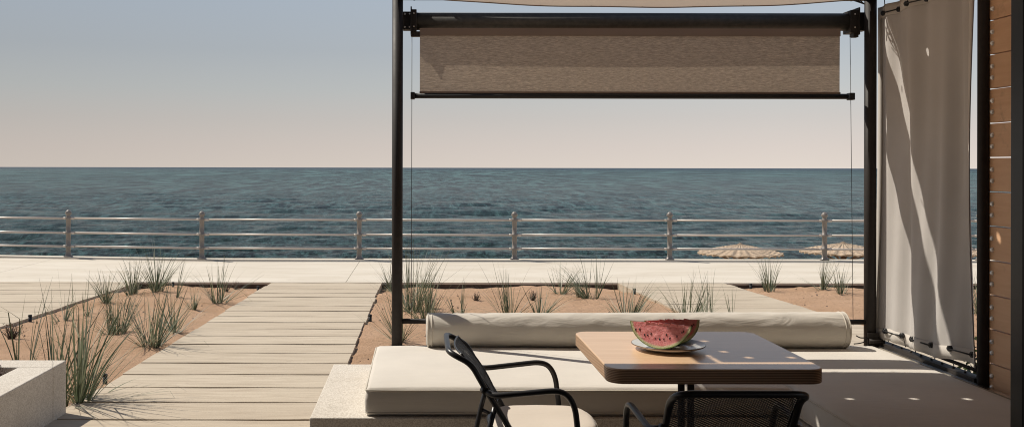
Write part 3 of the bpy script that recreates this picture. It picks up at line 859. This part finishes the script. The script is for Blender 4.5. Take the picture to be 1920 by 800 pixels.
# ------------------------------------------------------------------ fabric roof
def sheet(b, us, vs_, fn, holes=(), hr=.015, mi=0):
    idx = {}; 
    def vid(i, j):
        k = (i, j)
        if k not in idx: idx[k] = len(b.v); b.v.append(tuple(fn(us[i], vs_[j])))
        return idx[k]
    hl = {}
    for (u, v) in holes:
        i = max(k for k in range(len(us)-1) if us[k] <= u); j = max(k for k in range(len(vs_)-1) if vs_[k] <= v)
        hl[(i, j)] = ((us[i]+us[i+1])/2, (vs_[j]+vs_[j+1])/2)
    for i in range(len(us)-1):
        for j in range(len(vs_)-1):
            c = [vid(i, j), vid(i+1, j), vid(i+1, j+1), vid(i, j+1)]
            if (i, j) in hl:
                cu, cv = hl[(i, j)]; ring = []
                for k in range(16):
                    a = -3*PI/4+2*PI*k/16; ring.append(len(b.v)); b.v.append(tuple(fn(cu+hr*math.cos(a), cv+hr*math.sin(a))))
                for s in range(4):
                    rr = [ring[(s*4+q) % 16] for q in range(5)]
                    b.f.append((c[s], c[(s+1) % 4]) + tuple(reversed(rr))); b.m.append(mi); b.s.append(False)
            else:
                b.f.append(tuple(c)); b.m.append(mi); b.s.append(True)
us = lin(-.035, 2.74, .06); vs_ = lin(4.395, 5.70, .06)
def roof_fn(u, v):
    tu = (u+.05)/2.77; sag = .062*(1-abs(2*tu-1)**2.4)
    t = (v-4.375)/1.325
    return (u, v - .02*math.sin(PI*tu), 2.515-sag-.03*math.sin(PI*t)+.002*math.sin(u*9+v*3))
hs = [(u, 5.14) for u in [.12+.254*k for k in range(10)]]+[(u, 4.47) for u in [.1+.22*k for k in range(11)]]+[(.07, 4.62), (.07, 4.86), (.07, 5.35)]+[(2.5, 5.0), (2.5, 5.4)]
ca = empty('fabric_roof', (0, 0, 0)); tag(ca, 'brown underside of the sagging fabric sun roof laced across the top of the pergola', 'sun roof')
b = MB(); sheet(b, us, vs_, roof_fn, hs, .0155); o = b.build('canvas', M_roof, ca)
b = MB(); b.tube([roof_fn(u, 5.70) for u in us], .006, 8); b.build('hem', M_hem, ca)
b = MB()
for u in lin(.1, 2.5, .3):
    p = Vector(roof_fn(u, 5.68)); b.tube([p, (u, PY, ZB+.034)], .0025, 6)
for v in lin(4.5, 5.6, .27):
    p = Vector(roof_fn(-.03, v)); b.tube([p, (-.10, v, ZB+.03)], .0025, 6)
b.build('lacing', M_black, ca)

# ------------------------------------------------------------------ roller blind
rb = empty('roller_blind', (1.2, 5.855, 2.39)); tag(rb, 'brown woven roller blind half lowered from a dark tube between the pergola posts', 'roller blind')
BX, BY, BZ = 1.2, 5.855, 2.39
def Q(x, y, z): return (x-BX, y-BY, z-BZ)
b = MB(); b.tube([Q(-.03, BY, 2.39), Q(2.59, BY, 2.39)], .0535, 32)
b.tube([Q(-.032, BY, 2.39), Q(-.028, BY, 2.39)], .054, 32); b.build('housing_tube', M_tube, rb)
b = MB(); nxx, nzz = 60, 20
xs_ = lin(-.010, 2.53, .05); zs_ = lin(1.955, 2.34, .03)
sheet(b, xs_, zs_, lambda u, v: Q(u, 5.806+.004*math.sin(u*2.2+v*4)*(1-(v-1.955)/.4), v))
ob = b.build('blind_fabric', M_blind, rb); 
b = MB(); b.box(-.012-BX, 2.532-BX, 5.800-BY, 5.811-BY, 2.297-BZ, 2.342-BZ)
b.box(-.012-BX, 2.532-BX, 5.800-BY, 5.811-BY, 1.942-BZ, 1.960-BZ); b.build('fabric_hem', M_hem, rb)
b = MB(); b.tube([Q(-.055, 5.806, 1.934), Q(2.575, 5.806, 1.934)], .0165, 16)
b.bbox(-.066-BX, -.040-BX, 5.78-BY, 5.83-BY, 1.912-BZ, 1.955-BZ, .004); b.bbox(2.580-BX, 2.612-BX, 5.78-BY, 5.83-BY, 1.912-BZ, 1.955-BZ, .004)
b.build('bottom_bar', M_black, rb)
for (xa, xb, xc) in ((-.113, -.063, -.03), (2.70, 2.64, 2.59)):
    b = MB(); lo, hi = min(xa, xb), max(xa, xb)
    b.bbox(lo-BX, hi-BX, 5.82-BY, 5.885-BY, 2.335-BZ, 2.445-BZ, .003)
    b.bbox(min(xb, xc)-BX, max(xb, xc)-BX, 5.795-BY, 5.905-BY, 2.32-BZ, 2.455-BZ, .004)
    b.bbox(xb-.004-BX, xb+.004-BX, 5.785-BY, 5.915-BY, 2.305-BZ, 2.47-BZ, .002)
    b.box(min(xb, xc+.02)-BX, max(xb, xc+.02)-BX, 5.80-BY, 5.84-BY, 2.292-BZ, 2.322-BZ)
    o = b.build('bracket', M_post, rb)
    for zz in (2.35, 2.43):
        for (xx, ya_, yb_, rr_) in ((lo+.012, 5.813, 5.8205, .006), (hi-.01, 5.813, 5.8205, .005), ((xb+xc)/2, 5.790, 5.7955, .005)):
            b = MB(); b.tube([Q(xx, ya_, zz), Q(xx, yb_, zz)], rr_, 8); b.build('bolt', M_steel, o)
for (xt, xbm) in ((-.058, -.059), (2.592, 2.624)):
    b = MB(); b.tube([Q(xt, 5.807, 2.30), Q(xbm, 5.83, .55)], .0018, 6); b.build('guide_cable', M_black, rb)

# ------------------------------------------------------------------ canvas curtain on the right
cu = empty('canvas_curtain', (2.772, 5.29, .5)); tag(cu, 'pale canvas side curtain hanging between the two right pergola posts', 'curtain')
def curt_fn(u, v):        # u along y from the far post (0) to the near post (1); v height 0..1
    y = 5.80-u*1.052
    zb, zt = .470+.045*u+.012*math.sin(u*PI*3)**2, 2.468
    z = zb+(zt-zb)*v
    y += .030*math.sin(PI*v)*(u**3)
    x = 2.744+.024*math.sin(u*9.5-.8+1.4*v)*(1-.35*v)+.014*math.sin(u*23+2*v)+.007*math.sin(u*41-3*v+2)+.028*math.sin(PI*v)*math.sin(PI*u)
    return (x-2.772, y-5.29, z-.5)
b = MB(); cus = lin(0, 1, 1/46); cvs = lin(0, 1, 1/50)
sheet(b, cus, cvs, curt_fn); ob = b.build('canvas_panel', M_curt, cu)
s_ = ob.modifiers.new('t', 'SOLIDIFY'); s_.thickness = .0025
M_tape = m_fabric('canvas_hem', (.56, .52, .47), 900, .15)
b = MB()
def inset(u, v, d): x, y, z = curt_fn(u, v); return (x-d, y, z)
for (v0, v1) in ((0.0, .035), (.965, 1.0)):
    sheet(b, cus, [v0, (v0+v1)/2, v1], lambda u, v: inset(u, v, .0035))
for (q0, q1) in ((0.0, .03), (.965, 1.0)):
    sheet(b, [q0, q1], cvs, lambda u, v: inset(u, v, .003))
ob = b.build('hem', M_tape, cu); s_ = ob.modifiers.new('t', 'SOLIDIFY'); s_.thickness = .0015
def toggles(v, us_, down):
    for a, c in zip(us_[::2], us_[1::2]):
        b = MB()
        pts = []
        for u in (a, c):
            x, y, z = inset(u, v, .010); pts.append(Vector((x, y, z)))
            b.tube([(x-.006, y, z), (x+.010, y, z)], .0155, 16); b.tube([(x-.012, y, z), (x-.004, y, z)], .008, 12)
        mid = (pts[0]+pts[1])/2+Vector((-.010, 0, 0)); b.tube([pts[0]-Vector((.01, 0, 0)), mid, pts[1]-Vector((.01, 0, 0))], .0042, 8)
        b.build('toggle_pair', M_black, cu)
        for p in pts:
            b = MB()
            e = Vector((p.x+.012, p.y-.02, -.02)) if down else Vector((p.x, p.y-.015, 2.0))
            b.tube([p+Vector((.008, 0, 0)), (p+e)/2+Vector((.006, 0, 0)), e], .0028, 6)
            b.build('lashing_cord', M_black, cu)
toggles(.028, [.105, .27, .45, .62, .785, .945], True)
toggles(.975, [.105, .24, .42, .56, .74, .88], False)

# ------------------------------------------------------------------ timber wall and building
ww = empty('timber_wall', (2.83, 4.27, 0)); tag(ww, 'side wall of horizontal reddish timber planks fixed with domed steel bolts', 'timber wall')
X0 = 2.787-2.83
gaps = [2.392-.1675*k for k in range(-2, 16)]
for k in range(len(gaps)-1):
    zt, zb = gaps[k]-.003, gaps[k+1]+.003
    b = MB(); b.bbox(X0, X0+.035, -1.8, .445, zb, zt, .002)
    o = b.build('plank', M_wallwood, ww)
    for dz in (-.03, .025):
        b = MB()
        z = (zt+zb)/2+dz; y = .412; M = Matrix.Translation((X0, y, z)) @ Matrix.Rotation(R(-90), 4, 'Y')
        b.lathe([(.0125, .0003), (.0125, .003), (.0105, .0075), (.006, .0115), (0, .013)], 0, 0, 14, M=M)
        b.build('bolt', M_bolt, o)

hb = empty('building', (0, 0, 0)); tag(hb, 'dark doorway and roof overhang of the building from which the terrace is seen', 'building')
b = MB(); b.box(-4.5, 5.0, -4.2, 4.372, 2.53, 2.75); b.build('roof', M_wall, hb)
b = MB(); b.box(-4.5, 5.0, -4.6, -4.21, 0, 2.529); b.build('back_wall', M_wall, hb)
b = MB(); b.box(-1.75, -1.6, -4.209, 1.6, .001, 2.529); b.build('side_wall', M_wall, hb)
fr = MB()
fy = 3.0
fx = (1895-790)/1800*fy
fr.bbox(fx, fx+.020, fy-.06, fy, .001, 2.528, .002); fr.bbox(fx+.0215, fx+.13, fy-.03, fy+.03, .001, 2.528, .003)
fr.bbox(fx+.026, fx+.033, fy-.05, fy-.031, .001, 2.528, .001)
fr.build('door_frame', M_frame, hb)
b = MB(); b.box(fx+.132, 4.9, fy-.12, fy+.02, .001, 2.528); b.build('front_wall', M_wall, hb)

# ------------------------------------------------------------------ cushions
def axis(h, r, k, n):
    """coordinates along one side of a rounded box: fine at the rims"""
    e = [-h+r*i/k for i in range(k)]
    m = [-h+r+(2*h-2*r)*i/n for i in range(n+1)]
    return e+m+[-x for x in reversed(e)]
def rounded_box(b, cx, cy, cz, hx, hy, hz, r, fn=None, k=4, step=.06):
    ax, ay, az = axis(hx, r, k, max(2, int(2*hx/step))), axis(hy, r, k, max(2, int(2*hy/step))), axis(hz, r, k, 2)
    def put(p):
        i = Vector((max(-hx+r, min(hx-r, p[0])), max(-hy+r, min(hy-r, p[1])), max(-hz+r, min(hz-r, p[2]))))
        d = Vector(p)-i
        if d.length > 1e-9:
            m = max(abs(d.x), abs(d.y), abs(d.z)); 
            p = i+d.normalized()*m if True else p
        p = Vector(p)
        if fn: p = fn(p)
        return (p.x+cx, p.y+cy, p.z+cz)
    ids = {}
    def vid(p):
        key = (round(p[0], 5), round(p[1], 5), round(p[2], 5))
        if key not in ids: ids[key] = len(b.v); b.v.append(put(p))
        return ids[key]
    def face(A, B, mk, flip):
        for i in range(len(A)-1):
            for j in range(len(B)-1):
                q = [vid(mk(A[i], B[j])), vid(mk(A[i+1], B[j])), vid(mk(A[i+1], B[j+1])), vid(mk(A[i], B[j+1]))]
                if flip: q.reverse()
                b.f.append(tuple(q)); b.m.append(0); b.s.append(True)
    face(ax, ay, lambda u, v: (u, v, hz), False); face(ax, ay, lambda u, v: (u, v, -hz), True)
    face(ax, az, lambda u, v: (u, -hy, v), False); face(ax, az, lambda u, v: (u, hy, v), True)
    face(ay, az, lambda u, v: (hx, u, v), False); face(ay, az, lambda u, v: (-hx, u, v), True)
    return put
def mattress(label, x0, x1, y0, y1, z0, z1, seed):
    cx, cy, cz = (x0+x1)/2, (y0+y1)/2, (z0+z1)/2; hx, hy, hz_ = (x1-x0)/2, (y1-y0)/2, (z1-z0)/2
    o = empty('seat_mattress', (cx, cy, z0)); tag(o, label, 'mattress', 'cream seat mattresses on the concrete bench')
    def fn(p):
        q = Vector(p); e = (1-(p.x/hx)**6)*(1-(p.y/hy)**6)
        if p.z > 0: q.z += .006*e+.0035*noise.noise(Vector((p.x*3+seed, p.y*3, 0)))*e - .0045*(1-min(1, e*3))
        sidef = 1-(p.z/hz_)**2
        ny = .007*sidef; s = noise.noise(Vector((p.x*4+seed, p.z*9, p.y*4)))*.0035
        if abs(p.y) > hy-.03: q.y += math.copysign(ny+s, p.y)
        if abs(p.x) > hx-.03: q.x += math.copysign(ny+s, p.x)
        return q
    b = MB(); put = rounded_box(b, 0, 0, hz_, hx, hy, hz_, .022, fn); b.build('cover', M_cush, o)
    for zz in (hz_-.016, -hz_+.016):
        loop = []
        def arc(cx_, cy_, a0): 
            for k in range(7):
                a = a0+PI/2*k/6; loop.append((cx_+math.cos(a)*.022, cy_+math.sin(a)*.022))
        arc(hx-.022, hy-.022, 0); arc(-hx+.022, hy-.022, PI/2); arc(-hx+.022, -hy+.022, PI); arc(hx-.022, -hy+.022, 3*PI/2)
        pts = []
        for i in range(len(loop)):
            a, c = loop[i], loop[(i+1) % len(loop)]; L = math.dist(a, c); m = max(1, int(L/.08))
            for k in range(m): pts.append((a[0]+(c[0]-a[0])*k/m, a[1]+(c[1]-a[1])*k/m))
        P3 = []
        for (u, v) in pts:
            w_ = .002*noise.noise(Vector((u*5, v*5, seed)))
            du = .003*(1 if u > hx-.03 else -1 if u < -hx+.03 else 0); dv = .003*(1 if v > hy-.03 else -1 if v < -hy+.03 else 0)
            P3.append((u+du, v+dv, zz+w_+hz_))
        b = MB(); b.tube(P3, .0042, 8, closed=True); b.build('piping', M_pipe, o)
    return o
CT = .45
mattress('long cream mattress seat lying below the bolster, its left end open to the sun', -.263, 1.782, 4.60, 5.70, BT+.001, CT, 1.0)
mattress('cream mattress seat on the right arm of the bench, mostly in shade beside the curtain', 1.792, 2.70, 2.3, 5.74, BT+.001, CT, 7.0)

# bolster
def bolster():
    x0, x1, r = .03, 2.492, .0975
    o = empty('bolster', ((x0+x1)/2, 5.640, CT)); tag(o, 'long round cream bolster lying along the back of the seat', 'bolster')
    L = (x1-x0)/2; n = 40; prof = []
    for k in range(5): a = PI/2*k/4; prof.append((-L+.02-.02*math.cos(a), r-.02+.02*math.sin(a)))
    m = 90
    for k in range(1, m): prof.append((-L+.02+(2*L-.04)*k/m, r))
    for k in range(5): a = PI/2*k/4; prof.append((L-.02+.02*math.sin(a), r-.02+.02*math.cos(a)))
    prof = [(-L-.002, .0001), (-L-.001, r*.6)]+prof+[(L+.001, r*.6), (L+.002, .0001)]
    vs = []
    for (x, rr) in prof:
        t = (x+L)/(2*L); sx = 1+.07*(t-.0)*.9
        for j in range(n):
            a = 2*PI*j/n; q = rr*sx
            up = max(0, math.sin(a))
            # tucks radiating from the left part
            wr = .0035*noise.noise(Vector((x*9+a*1.5, a*2.2, 1.3)))+.0028*noise.noise(Vector((x*22, a*1.7+x*6, 7)))*(1 if t < .6 else .4)
            q += wr*(rr > r*.9)
            vs.append((x, math.cos(a)*q, max(-.0+.0, r*sx+math.sin(a)*q)))
    b = MB(); k = len(prof)
    b.add(vs, [(i*n+j, i*n+(j+1) % n, (i+1)*n+(j+1) % n, (i+1)*n+j) for i in range(k-1) for j in range(n)], 0, True)
    b.build('cover', M_bol, o)
    for (x, sx) in ((-L+.012, 1.0), (-L+.034, 1.0), (L-.012, 1.063), (L-.036, 1.063)):
        b = MB(); b.tube([(x, math.cos(2*PI*j/n)*(r*sx+.0005), r*sx+math.sin(2*PI*j/n)*(r*sx+.0005)) for j in range(n)], .0038, 8, closed=True)
        b.build('piping', M_pipe, o)
    o.rotation_euler = (0, 0, R(-.2))
bolster()

# ------------------------------------------------------------------ table
TX0, TX1, TY0, TY1, TZ, TT = .702, 1.518, 3.585, 4.415, .75, .056
tb = empty('table', ((TX0+TX1)/2, (TY0+TY1)/2, 0)); tag(tb, 'square pale wood table with rounded corners and striped plywood edge', 'table')
def rrect(hx, hy, r, n=10):
    o = []
    for (cx, cy, a0) in ((hx-r, hy-r, 0), (-hx+r, hy-r, PI/2), (-hx+r, -hy+r, PI), (hx-r, -hy+r, 3*PI/2)):
        for k in range(n+1): a = a0+PI/2*k/n; o.append((cx+r*math.cos(a), cy+r*math.sin(a)))
    return o
hx, hy = (TX1-TX0)/2, (TY1-TY0)/2
b = MB(); rings = []
lv = [(-.003, TZ-TT, 1), (0, TZ-TT+.003, 1), (0, TZ-.0055, 1), (-.0012, TZ-.0018, 0), (-.004, TZ, 0)]
base = len(b.v)
for (off, z, mi) in lv:
    rings.append([(x, y, z) for (x, y) in rrect(hx+off, hy+off, .062+off)])
nn = len(rings[0])
for i in range(len(rings)-1):
    b.add(rings[i]+rings[i+1], [(j, (j+1) % nn, nn+(j+1) % nn, nn+j) for j in range(nn)], 1 if i < 2 else 0, i != 1 or True)
b.add(rings[-1], [tuple(range(nn))], 0); b.add(rings[0], [tuple(reversed(range(nn)))], 0)
b.build('table_top', [M_table, M_ply], tb)
for dx in (-.020, .020):
    b = MB(); b.tube([(dx, .02, .012), (dx, .02, TZ-TT-.006)], .0145, 14); b.build('leg', M_post, tb)
b = MB(); b.bbox(-.24, .24, -.22, .26, .001, .012, .003); b.build('base_plate', M_post, tb)
b = MB(); b.bbox(-.16, .16, -.14, .18, TZ-TT-.006, TZ-TT-.0005, .001); b.build('mounting_plate', M_post, tb)

# plate
M_plate, t_, bb_ = mat('glazed_ceramic')
v = mapping(t_); f = nz(t_, v, 25, 4); cc = ramp(t_, f, [(.3, (.66, .64, .60)), (.7, (.78, .76, .72))])
t_.links.new(cc, bb_.inputs['Base Color']); bb_.inputs['Roughness'].default_value = .18
M_prim = m_simple('brown_glaze_rim', (.10, .06, .04), (.18, .11, .07), 30, .3)
PXC, PYC = 1.024, 3.975
o = empty('plate', (PXC, PYC, TZ)); tag(o, 'round white ceramic plate with thin brown rim under the watermelon', 'plate')
b = MB(); b.lathe([(0, .002), (.085, .002), (.09, .0035), (.118, .010), (.1475, .021), (.149, .0225), ], 0, 0, 64)
b.lathe([(.1478, .0262), (.138, .0235), (.112, .0150), (.096, .0105), (.09, .0095), (0, .0092)], 0, 0, 64); b.build('dish', M_plate, o)
b = MB(); b.tube([(math.cos(2*PI*k/64)*.1486, math.sin(2*PI*k/64)*.1486, .0244) for k in range(64)], .0021, 8, closed=True); b.build('rim', M_prim, o)

# watermelon slices
def m_flesh():
    m, t, b = mat('melon_flesh'); v = mapping(t); f = nz(t, v, 45, 5, .65); f2 = nz(t, v, 300, 3, .7)
    c = ramp(t, f, [(.28, (.74, .20, .20)), (.6, (.88, .34, .33)), (.8, (.92, .52, .49))])
    sp_ = N(t, 'ShaderNodeVectorMath', operation='LENGTH'); cc = N(t, 'ShaderNodeTexCoord'); t.links.new(cc.outputs['Object'], sp_.inputs[0])
    fr_ = math_(t, 'ADD', sp_.outputs['Value'], math_(t, 'MULTIPLY', math_(t, 'SUBTRACT', f, .5), .006))
    k = N(t, 'ShaderNodeMapRange'); k.inputs[1].default_value = .1145; k.inputs[2].default_value = .1205; t.links.new(fr_, k.inputs[0])
    r_ = ramp(t, k.outputs[0], [(0, (0, 0, 0)), (1, (1, 1, 1))])
    c = mixc(t, r_, c, (.66, .60, .36))
    k2 = N(t, 'ShaderNodeMapRange'); k2.inputs[1].default_value = .1245; k2.inputs[2].default_value = .1272; t.links.new(fr_, k2.inputs[0])
    c = mixc(t, k2.outputs[0], c, (.20, .30, .07))
    t.links.new(c, b.inputs['Base Color']); b.inputs['Roughness'].default_value = .35
    b.inputs['Subsurface Weight'].default_value = .15; b.inputs['Subsurface Radius'].default_value = (.01, .004, .003); b.inputs['Subsurface Scale'].default_value = .5
    bump(t, b, math_(t, 'ADD', f, f2), .7, .003); return m
def m_rind():
    m, t, b = mat('melon_rind'); v = mapping(t, (1, 1, 1)); f = nz(t, v, 14, 4, .6, 1.5)
    c = ramp(t, f, [(.40, (.018, .045, .012)), (.56, (.075, .12, .03)), (.66, (.14, .19, .06))])
    t.links.new(c, b.inputs['Base Color']); b.inputs['Roughness'].default_value = .3; return m
M_flesh, M_rind = m_flesh(), m_rind()
M_seed = m_simple('melon_seed', (.018, .007, .006), (.05, .02, .015), 60, .3)
def slice_(label, loc, rot, seed, th0):
    Rm, dd = .1290, .028; XM = math.sqrt(Rm*Rm-dd*dd)-.0002
    o = empty('watermelon_slice', loc); o.rotation_euler = rot; tag(o, label, 'watermelon', 'watermelon slices on the plate')
    def pt(f, ph, th, R2=None):          # f 0 at the ridge line, 1 at the rind
        x = XM*math.cos(ph); sm = -dd*math.cos(th)+math.sqrt(max(0, (R2 or Rm)**2-x*x-(dd*math.sin(th))**2)); s_ = max(0, sm)*f
        return (x, s_*math.sin(th), -dd-s_*math.cos(th))
    b = MB(); nr, na = 26, 56
    for sgn in (-1, 1):
        vs = []; th = th0*sgn
        for i in range(nr+1):
            for j in range(na+1):
                p = Vector(pt(i/nr, PI*j/na, th)); nrm = Vector((0, math.cos(th)*sgn, math.sin(abs(th))))
                d = .0011*noise.noise(Vector((p.x*60, p.z*60, seed)))+.0012*noise.noise(Vector((p.x*170, p.z*170, seed)))
                vs.append(p+nrm*d*(1 if 0 < j < na and 0 < i < nr-2 else 0))
        fs = [(i*(na+1)+j, i*(na+1)+j+1, (i+1)*(na+1)+j+1, (i+1)*(na+1)+j) for i in range(nr) for j in range(na)]
        if sgn > 0: fs = [tuple(reversed(f)) for f in fs]
        b.add(vs, fs, 0, True)
    b.build('flesh', M_flesh, o)
    # small broken ridge crumbs along the top cut
    b = MB(); rnd = random.Random(seed); x = -.06
    while x < .08:
        w_ = rnd.uniform(.012, .034); h = rnd.uniform(.002, .007); hh = rnd.uniform(.0, .006)
        zc = -.028
        b.add([(x, -.005, zc-.009), (x+w_, -.005, zc-.009), (x+w_, .005, zc-.009), (x, .005, zc-.009), (x+.002, -.002, zc+h), (x+w_-.001, -.002, zc+h*.3), (x+w_-.001, .003, zc+h*.3), (x+.002, .003, zc+h*.9)],
              [(4, 5, 6, 7), (0, 1, 5, 4), (1, 2, 6, 5), (2, 3, 7, 6), (3, 0, 4, 7)], 0)
        x += w_+rnd.uniform(-.002, .006)
    b.build('ridge', M_flesh, o)
    b = MB(); vs = []; nt_ = 10
    for i in range(nt_+1):
        th = -th0+2*th0*i/nt_
        for j in range(na+1): vs.append(Vector(pt(1, PI*j/na, th))*1.003)
    b.add(vs, [(i*(na+1)+j, i*(na+1)+j+1, (i+1)*(na+1)+j+1, (i+1)*(na+1)+j) for i in range(nt_) for j in range(na)], 0, True)
    b.build('rind', M_rind, o)
    b = MB(); th = -th0
    sd_ = [(.58, PI*(.33+.34*k/6)) for k in range(7)]+[(.42, PI*(.26+.48*k/3)) for k in range(4)]+[(.55, PI*.78), (.36, PI*.24)]
    for (r, ph) in sd_:
        r += rnd.uniform(-.05, .05); ph += rnd.uniform(-.05, .05); sz = rnd.uniform(.75, 1.35)
        c = Vector(pt(r, ph, th)); ax_ = (Vector(pt(r+.05, ph, th))-c).normalized(); nn_ = Vector((0, -math.cos(th), math.sin(abs(th)))); sd2 = ax_.cross(nn_)
        pts = []
        ring = []
        for q in range(10):
            a = 2*PI*q/10; ring.append(c+ax_*math.cos(a)*.0048*sz*(1.0 if math.cos(a) > 0 else .9)+sd2*math.sin(a)*.0019*sz+nn_*.0012)
        low = [p-nn_*.004 for p in ring]; top = c+nn_*.0024
        b.add(ring+low+[top], [(q, (q+1) % 10, 20) for q in range(10)]+[(q, 10+q, 10+(q+1) % 10, (q+1) % 10) for q in range(10)], 0, True)
    b.build('seed', M_seed, o)
    for ob in bpy.data.objects:
        if ob.name.startswith('seed') and ob.parent == o: tag(ob, kind='stuff')
slice_('front red watermelon wedge with black seeds facing the camera', (.985, 3.945, TZ+.0102+.1290), (R(9), R(1.5), R(-24)), 3, R(29))
slice_('rear watermelon wedge, mostly hidden behind the front one, green rind to the right', (1.058, 4.045, TZ+.0102+.1293), (R(-2), R(1.0), R(12)), 9, R(24))

# ------------------------------------------------------------------ chairs
def lattice(b, fn, w_, h, pu, pv, t=.0011):
    """expanded-metal lattice over the panel (u 0..w, v 0..h)"""
    s = pv/pu
    def run(sign):
        k0 = -int(h/pv)-1; k1 = int(w_/pu)+int(h/pv)+2
        for k in range(k0, k1):
            # line u = k*pu + sign*v/s, clipped
            pts = []
            n = 12
            for i in range(n+1):
                v_ = h*i/n; u = k*pu+(v_/s if sign > 0 else (h-v_)/s)
                pts.append((u, v_))
            seg = []
            for i in range(n):
                (u0, v0), (u1, v1) = pts[i], pts[i+1]
                a, c = max(0, (0-u0)/(u1-u0) if u1 > u0 else (w_-u0)/(u1-u0)), min(1, (w_-u0)/(u1-u0) if u1 > u0 else (0-u0)/(u1-u0))
                if a < c:
                    if not seg: seg.append((u0+(u1-u0)*a, v0+(v1-v0)*a))
                    seg.append((u0+(u1-u0)*c, v0+(v1-v0)*c))
            if len(seg) > 1: b.tube([fn(u, v_) for u, v_ in seg], t, 4, cap=False)
    run(1); run(-1)
def chair():
    r = empty('dining_chair', (0, 0, 0))
    HB, HA = .212, .270           # half widths of the back loop and the arms
    # local x = forwards, z = up
    b = MB()
    loop = [(-.09, -.20, .455), (-.125, -HB, .52), (-.203, -HB, .645), (-.258, -HB, .742), (-.345, -HB+.004, .786),
            (-.345, HB-.004, .786), (-.258, HB, .742), (-.203, HB, .645), (-.125, HB, .52), (-.09, .20, .455)]
    b.tube(bend(loop, [.03, .05, .035, .055, .055, .035, .05, .03], 7), .0115, 14); b.build('back_frame', M_chair, r)
    for s in (-1, 1):
        b = MB()
        arm = [(-.205, s*(HB+.008), .640), (-.17, s*(HB+.045), .628), (.09, s*HA, .655), (.135, s*HA, .60), (.17, s*(HA-.01), .30), (.20, s*(HA-.01), .005)]
        b.tube(bend(arm, [.03, .06, .05, .02], 7), .0115, 14)
        b.tube([(-.210, s*(HB-.002), .645), (-.200, s*(HB+.016), .638)], .016, 12)
        b.build('armrest', M_chair, r)
        b = MB(); b.tube(bend([(-.165, s*(HB-.002), .575), (-.20, s*HB, .44), (-.285, s*(HB+.01), .005)], .05, 6), .0105, 12); b.build('leg', M_chair, r)
    b = MB(); fr_ = [(x+.04, y) for x, y in rrect(.205, .215, .07, 8)]
    b.tube([(x, y, .440) for x, y in fr_], .0095, 10, closed=True)
    for s in (-1, 1):
        b.tube([(.15, s*.20, .44), (.158, s*(HA-.008), .42)], .008, 8); b.tube([(-.14, s*.19, .44), (-.19, s*.212, .46)], .008, 8)
    b.build('seat_frame', M_chair, r)
    b = MB()
    def bf(u, v_):               # back panel, between the stiles
        t = v_/.275; z = .505+v_; x = -.118-.178*t+.022*math.sin(PI*t); yy = -.205+u
        x -= .022*(1-((u-.205)/.205)**2)
        return (x, yy, z)
    lattice(b, bf, .41, .273, .0165, .0085, .00125)
    for v_ in (.004, .271): b.tube([bf(.41*i/12, v_) for i in range(13)], .004, 6)
    for u in (.004, .406): b.tube([bf(u, .273*i/8) for i in range(9)], .004, 6)
    b.build('mesh_back', M_chair, r)
    b = MB(); lattice(b, lambda u, v_: (-.155+u, -.205+v_, .446), .395, .41, .0165, .0085, .0012); b.build('mesh_seat', M_chair, r)
    return r
def chair_cushion(loc, rz, label):
    o = empty('chair_cushion', loc, rz); tag(o, label, 'seat cushion', 'cream pads on the black chairs')
    b = MB(); n = 40; L = []
    def ring(s, z, k=1.0):
        out_ = []
        for j in range(n):
            a = 2*PI*j/n; c, s_ = math.cos(a), math.sin(a); e = 3.6
            q = (abs(c)**e+abs(s_)**e)**(-1/e)
            x = c*q*.205*s; y = s_*q*.215*s
            if c > 0: x *= 1+.04*(1-abs(s_))
            out_.append((x, y, z+.0010*math.sin(a*9)*k*max(0, (s-.55))*2))
        return out_
    prof = [(.02, -.001), (.6, -.001), (.93, .0), (.985, .006), (1.0, .016), (.985, .026), (.93, .033), (.85, .0362), (.7, .0375), (.5, .038), (.3, .038), (.12, .038), (.02, .038)]
    vs = []; 
    for s, z in prof: vs += ring(s, z)
    b.add(vs, [(i*n+j, i*n+(j+1) % n, (i+1)*n+(j+1) % n, (i+1)*n+j) for i in range(len(prof)-1) for j in range(n)], 0, True)
    b.add(ring(.02, -.001), [tuple(reversed(range(n)))], 0); b.add(ring(.02, .038), [tuple(range(n))], 0)
    b.build('pad', M_pad, o)
    b = MB(); b.tube(ring(1.0, .016, 0), .004, 8, closed=True); b.build('piping', M_pipe, o)
c1 = chair(); c1.location = (.452, 3.93, 0); c1.rotation_euler = (0, 0, R(0))
tag(c1, 'black tube chair with mesh back at the left side of the table, turned side-on', 'chair', 'black mesh dining chairs')
c2 = copy_tree(c1); c2.location = (1.022, 3.385, 0); c2.rotation_euler = (0, 0, R(90))
tag(c2, 'black tube chair in front of the table, its mesh back towards the camera', 'chair', 'black mesh dining chairs')
chair_cushion((.452+.045, 3.93, .449), 0, 'cream seat pad in sun on the chair left of the table')
chair_cushion((1.022, 3.385+.045, .449), R(90), 'cream seat pad in shade on the chair in front of the table')
